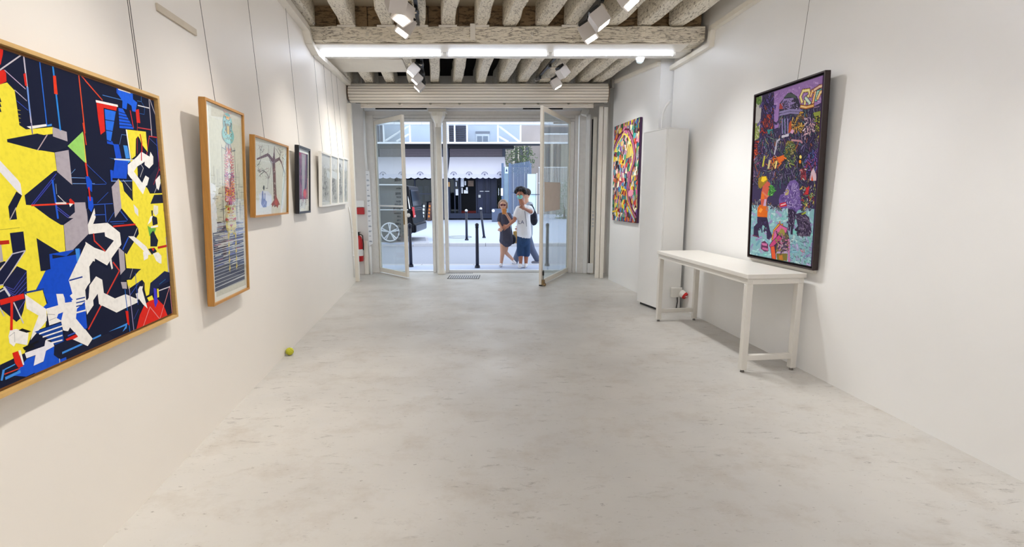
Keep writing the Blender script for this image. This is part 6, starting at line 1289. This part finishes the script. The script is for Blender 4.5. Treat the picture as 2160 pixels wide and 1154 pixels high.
# ================================================================ PEOPLE
SKIN = mat('skin_warm', (176, 116, 90), .55, var=.05, scale=20); SKIN2 = mat('skin_fair', (214, 164, 138), .55, var=.05, scale=20)
def figure(Yc):
    return lambda px, py, dy=0: at(px, py, Yc+dy)
def capsule(mb, pts, rs, n=14):
    mb.tube(pts, rs, n)
    for p_, r in zip(pts, rs): mb.ball(p_, r, n, 8)
def hand(mb, w_, d, n_, s=1.0, curl=.5):
    """palm and five unequal fingers from wrist w_, pointing along d, palm normal n_"""
    d = d.normalized(); n_ = (n_ - d*n_.dot(d)).normalized(); a = d.cross(n_)
    for k in range(5): c = w_ + d*(.012+.014*k)*s; mb.ball(c, .026*s, 10, 6, (1, 1, 1)); mb.ball(c+a*.02*s, .020*s, 10, 6); mb.ball(c-a*.02*s, .020*s, 10, 6)
    for k, (off, ln) in enumerate(((-.033, .058), (-.011, .074), (.011, .078), (.032, .068))):
        b = w_ + d*.075*s + a*off*s; m_ = b + (d + a*off*6)*ln*.5*s; e = m_ + (d*(1-curl) - n_*curl + a*off*4)*ln*.5*s
        capsule(mb, [b, m_, e], [.0105*s, .0098*s, .0085*s], 8)
    b = w_ + d*.03*s + a*.03*s; m_ = b + (d*.5 + a*.8)*.035*s; capsule(mb, [b, m_, m_ + (d*.9+a*.2-n_*.2)*.03*s], [.013*s, .012*s, .009*s], 8)
def head(mb, c, r, face, up=Zv):
    side = face.cross(up).normalized()
    rot = Matrix((side, face, up)).transposed()
    mb.ball(c, r, 18, 12, (.80, .95, 1.12), rot); mb.ball(c - up*r*.55 + face*r*.18, r*.62, 14, 10, (.95, .95, 1), rot)
    mb.ball(c + face*r*.98 - up*r*.22, r*.16, 8, 6, (.9, 1.2, 1.5), rot)
    for s_ in (-1, 1): mb.ball(c + side*s_*r*.82 - up*r*.12, r*.2, 8, 6, (.5, .8, 1.3), rot)
    return side
def eyes(c, r, face, side, parent):
    m = MB()
    for s_ in (-1, 1): MB().ball(c + face*r*.90 + side*s_*r*.32 + Zv*r*.02, r*.10, 8, 6).build('eye', M_BLACK, parent, smooth=True)

# -- boy in white shirt
YB = 9.78; b_ = figure(YB); gz0 = -.012
boy = thing('person', V((b_(1104, 520).x, YB, gz0)), 'boy in white T-shirt, denim shorts and face mask, one hand held out to the viewer', 'person')
hc = b_(1098, 410); face = V((-.25, -1, -.08)).normalized()
mb = MB(); sd = head(mb, hc, .094, face)
capsule(mb, [hc - Zv*.08 + V((0, .02, 0)), b_(1103, 434, .02)], [.048, .055])
capsule(mb, [b_(1104, 446, .02), b_(1104, 470, .02), b_(1104, 497, .02)], [.105, .10, .105])
capsule(mb, [b_(1093, 441), b_(1084.5, 465, -.10), b_(1071, 477, -.24)], [.045, .038, .026]); hand(mb, b_(1071, 477, -.24), b_(1063, 481, -.30)-b_(1071, 477, -.24), V((.2, -1, .5)), .95, .35)
capsule(mb, [b_(1117, 440), b_(1120, 447, -.22), b_(1105, 439.5, -.42)], [.045, .038, .026]); hand(mb, b_(1105, 439.5, -.42), b_(1097, 433, -.50)-b_(1105, 439.5, -.42), V((.3, -1, .1)), .95, .15)
for xh, xk, xa, dk in ((1098, 1098.5, 1098, -.02), (1110, 1110, 1109.5, .03)):
    an = b_(xa, 560, dk); an.z = gz0+.085; capsule(mb, [b_(xh, 505, .01), b_(xk, 535, dk-.02), an], [.075, .052, .034])
bd = mb.build('body', SKIN, boy, smooth=True); remesh(bd, .0055, 2)
eyes(hc, .094, face, sd, boy)
m = MB(); capsule(m, [b_(1104, 443, .02), b_(1104.5, 460, .02), b_(1105, 480, .02), b_(1105.5, 495, .02)], [.118, .135, .145, .148])
m.ball(b_(1095, 441), .062, 12, 8); m.ball(b_(1115, 440), .066, 12, 8); capsule(m, [b_(1094, 441), b_(1089, 455, -.05)], [.066, .070]); capsule(m, [b_(1116, 440), b_(1119, 445, -.14)], [.066, .072])
ts = m.build('t_shirt', mat('white_cotton', (238, 238, 242), .8, var=.03, scale=12, bump=.1), boy, smooth=True); remesh(ts, .009, 4)
m = MB(); capsule(m, [b_(1104.5, 499, .02), b_(1104.5, 508, .02)], [.135, .138])
for xh, xk, dk in ((1098.5, 1098, -.02), (1110, 1110.5, .02)): capsule(m, [b_(xh, 508, .01), b_(xk, 535, dk)], [.085, .078])
so_ = m.build('denim_shorts', mat('denim_blue', (34, 66, 108), .8, var=.25, scale=14), boy, smooth=True); remesh(so_, .009, 3)
m = MB(); rnd = random.Random(2)
for k in range(70):
    th_, ph_ = rnd.uniform(0, 1.55), rnd.uniform(0, 2*PI); dv = V((math.sin(th_)*math.cos(ph_), math.sin(th_)*math.sin(ph_), math.cos(th_)))
    if dv.dot(face) > .55 and dv.z < .5: continue
    m.ball(hc + Zv*.030 + V((dv.x*.098, dv.y*.095, dv.z*.094)), rnd.uniform(.032, .044), 8, 6)
m.ball(hc+Zv*.05+V((0, .02, 0)), .092, 14, 10, (1.05, .95, .8)); hr = m.build('curly_hair', mat('black_hair', (22, 16, 20), .7, var=.3, scale=40), boy, smooth=True); remesh(hr, .009, 1)
m = MB(); rotf = Matrix((sd, face, Zv)).transposed(); m.ball(hc + face*.052 - Zv*.040, .066, 16, 10, (.90, .82, .76), rotf)
mk = m.build('face_mask', mat('surgical_mask_teal', (134, 208, 200), .7), boy, smooth=True)
for s_ in (-1, 1): MB().tube([hc+sd*s_*.055+face*.05-Zv*.02, hc+sd*s_*.078-Zv*.005], .003, 5).build('ear_loop', M_WHITE, mk)
for xa, dk, s_ in ((1098, -.03, 0), (1109.5, .03, 1)):
    an = b_(xa, 560, dk); f0 = V((an.x, an.y, gz0)); m = MB(); capsule(m, [f0+V((.0, .04, .045)), f0+V((-.01, -.07, .042)), f0+V((-.02, -.13, .032))], [.043, .042, .032]); sh = m.build('shoe', mat('white_trainer', (226, 224, 226), .6), boy, smooth=True); remesh(sh, .008, 2)
pt = b_(1099.5, 468, -.155); text_mesh('LA', .10, V((pt.x-.06, pt.y+.0, pt.z-.04)), V((1, -.1, 0)).normalized(), Zv, V((0, -1, 0))*3, mat('print_blue', (50, 66, 110), .7), 'shirt_print', ts)
MB().tube([b_(1107, 445, -.145), b_(1109, 462, -.155), b_(1111, 478, -.15)], .005, 6).build('drawstring', mat('cord_grey', (90, 90, 104), .7), ts)
bk = b_(1126, 460, .13)
t = thing('backpack', bk, 'black backpack worn by the boy in the white shirt', 'bag')
m = MB(); m.ball(bk, .12, 16, 12, (.62, .75, 1.28)); m.ball(bk-Zv*.05+V((.01, -.03, 0)), .095, 14, 10, (.72, .8, 1.0)); x = m.build('bag_body', mat('backpack_navy', (22, 24, 44), .7, var=.15), t, smooth=True); remesh(x, .01, 2)
MB().tube([b_(1118, 433, .06), b_(1122, 432, .02), b_(1126, 440, -.02), b_(1130, 452, .03), b_(1131, 466, .10)], .012, 6).build('shoulder_strap', mat('strap_navy', (40, 44, 66), .7), t, smooth=True)

# -- girl in dark dress
YG = 9.92; g_ = figure(YG)
girl = thing('person', V((g_(1064, 520).x, YG, gz0)), 'girl in a charcoal dress and sunglasses raising something to her mouth', 'person')
hc = g_(1061, 432); face = V((.05, -1, -.1)).normalized(); mb = MB(); sd = head(mb, hc, .086, face)
capsule(mb, [hc-Zv*.07+V((0, .015, 0)), g_(1064, 451, .02)], [.042, .048]); capsule(mb, [g_(1065, 460, .01), g_(1066, 480, .01), g_(1067, 500, .01)], [.085, .078, .095])
capsule(mb, [g_(1055, 454), g_(1053, 471, -.03), g_(1059.5, 483, -.12)], [.038, .032, .023]); hand(mb, g_(1059.5, 483, -.12), V((-.4, -.6, -.2)), V((.4, -.4, 1)), .85, .3)
capsule(mb, [g_(1074, 454), g_(1078, 468, -.10), g_(1069, 453, -.20)], [.038, .032, .023]); hand(mb, g_(1069, 453, -.20), V((-.55, -.15, .7)), V((.6, .6, .3)), .85, .6)
an = g_(1057.5, 560, -.02); an.z = gz0+.075; capsule(mb, [g_(1061, 505), g_(1060, 534, -.04), an], [.068, .046, .031])
an2 = g_(1081, 552, .28); an2.z = gz0+.11; capsule(mb, [g_(1069, 505), g_(1066, 532, .02), an2], [.068, .046, .031])
bd = mb.build('body', SKIN2, girl, smooth=True); remesh(bd, .0055, 2)
m = MB(); capsule(m, [g_(1064.5, 457, .01), g_(1065.5, 475, .01), g_(1067, 492, .01), g_(1068, 507, .01)], [.100, .108, .125, .145])
capsule(m, [g_(1056, 454), g_(1053.5, 464, -.02)], [.054, .052]); capsule(m, [g_(1073, 454), g_(1077, 463, -.06)], [.054, .052])
dr = m.build('dress', mat('charcoal_cotton', (72, 72, 90), .85, var=.12, scale=10), girl, smooth=True); remesh(dr, .009, 3)
m = MB(); m.ball(hc+Zv*.03+V((0, .022, 0)), .086, 16, 12, (.98, 1.0, .95)); capsule(m, [hc+V((.02, .085, 0)), hc+V((.05, .10, -.12))], [.045, .03]); 
for s_ in (-1, 1): capsule(m, [hc+sd*s_*.072+Zv*.03, hc+sd*s_*.078-Zv*.06], [.026, .02])
hr = m.build('tied_hair', mat('light_brown_hair', (150, 122, 104), .7, var=.3, scale=30), girl, smooth=True); remesh(hr, .008, 2)
m = MB()
for s_ in (-1, 1): m.ball(hc+face*.083+sd*s_*.031+Zv*.006, .027, 12, 8, (1, .4, .8), Matrix((sd, face, Zv)).transposed())
m.tube([hc+face*.088-sd*.01+Zv*.01, hc+face*.088+sd*.01+Zv*.01], .004, 6); m.build('sunglasses', mat('rose_lens', (110, 60, 70), .15), girl, smooth=True)
for q_, dv in ((an, V((-.02, -.12, 0))), (an2, V((.06, -.08, -.03)))):
    m = MB(); f0 = V((q_.x, q_.y, q_.z-.04)); capsule(m, [f0+V((0, .03, .01)), f0+dv*.5, f0+dv], [.038, .036, .028]); sh = m.build('shoe', mat('white_trainer', (226, 224, 226)), girl, smooth=True); remesh(sh, .008, 2)
ph_ = g_(1063.5, 446, -.27); t = MB().obox(ph_, V((1, .2, .1)).normalized(), V((-.2, 1, 0)).normalized(), Zv, (-.038, -.008, -.055), (.038, .008, .055)).build('phone', mat('orange_phone_case', (214, 140, 70), .5), bevel=.006); tag(t, 'small orange phone in the hand of the girl in the dark dress', 'phone')
hb = g_(1081, 505, .04); t = thing('shoulder_bag', hb, 'black shoulder bag at the hip of the girl in the dark dress', 'bag')
m = MB(); m.ball(hb, .10, 14, 10, (.75, .55, 1)); x = m.build('bag_body', mat('bag_black', (24, 24, 38), .6), t, smooth=True)
MB().tube([hb+Zv*.09, g_(1078, 475, -.05), g_(1070, 453, -.04)], .008, 6).build('strap', mat('strap_navy', (40, 44, 66)), t)

# -- passer-by behind, in grey
YC = 10.02; c_ = figure(YC+.45)
per = thing('person', V((c_(1108, 520).x, YC+.45, -.09)), 'passer-by in a grey hoodie and slate trousers striding behind the boy', 'person')
hc = c_(1110, 409); face = V((-1, -.25, 0)).normalized(); mb = MB(); sd = head(mb, hc, .092, face)
capsule(mb, [hc-Zv*.08, c_(1111, 434)], [.048, .055])
capsule(mb, [c_(1112, 446), c_(1111, 490)], [.10, .10])
for pts, rs in (([c_(1112, 442, -.16), c_(1116, 464, -.18), c_(1106, 480, -.2)], [.045, .038, .026]), ([c_(1112, 442, .16), c_(1106, 464, .18), c_(1096, 478, .2)], [.045, .038, .026])):
    capsule(mb, pts, rs); hand(mb, pts[-1], V((-.6, 0, -.6)), V((0, -1, 0)), .9, .5)
f1, f2_ = c_(1086, 552), c_(1133, 545); f1.z = -.03; f2_.z = .03
capsule(mb, [c_(1106, 500), c_(1096, 528), f1], [.08, .055, .036]); capsule(mb, [c_(1114, 500), c_(1122, 526), f2_], [.08, .055, .036])
bd = mb.build('body', SKIN2, per, smooth=True); remesh(bd, .006, 2)
m = MB(); capsule(m, [c_(1112, 446), c_(1111.5, 470), c_(1111, 492)], [.13, .135, .135]); m.ball(c_(1116, 432), .085, 12, 8, (1.1, 1, .8))
for s_ in (-1, 1): capsule(m, [c_(1112, 442, .14*s_), c_(1116-5*(s_ > 0)*2, 464, .18*s_), c_(1107-9*(s_ > 0), 478, .2*s_)], [.062, .052, .042])
x = m.build('hoodie', mat('grey_hoodie', (168, 174, 186), .85, var=.08), per, smooth=True); remesh(x, .01, 3)
m = MB(); capsule(m, [c_(1110, 496), c_(1110, 504)], [.125, .125]); capsule(m, [c_(1106, 504), c_(1096, 528), f1+Zv*.04], [.092, .074, .066]); capsule(m, [c_(1114, 504), c_(1122, 526), f2_+Zv*.04], [.092, .074, .066])
x = m.build('trousers', mat('slate_trousers', (92, 102, 128), .8, var=.12), per, smooth=True); remesh(x, .01, 3)
m = MB(); m.ball(hc+Zv*.03-face*.015, .098, 14, 10, (.92, 1, .92)); m.build('hair', mat('dark_brown_hair', (56, 42, 40), .7), per, smooth=True)
for f_ in (f1, f2_): m = MB(); capsule(m, [f_+V((.04, 0, -.02)), f_+V((-.10, 0, -.03))], [.036, .028]); x = m.build('shoe', mat('grey_shoe', (150, 150, 160), .6), per, smooth=True); remesh(x, .008, 2)
eyes(hc, .092, face, sd, per)
tb_ = c_(1091, 500, -.30); t = thing('tote_bag', tb_, 'mustard yellow tote bag hanging between the girl and the boy', 'bag')
MB().obox(tb_, V((1, .1, 0)).normalized(), V((-.1, 1, 0)).normalized(), Zv, (-.085, -.03, -.13), (.085, .03, .12)).build('bag_body', mat('mustard_canvas', (208, 166, 92), .8, var=.08), t, bevel=.012)
MB().tube([tb_+V((-.05, 0, .12)), c_(1096, 480, -.2)+V((0, 0, -.04)), tb_+V((.06, 0, .12))], .007, 6).build('handle', mat('mustard_canvas', (208, 166, 92)), t)
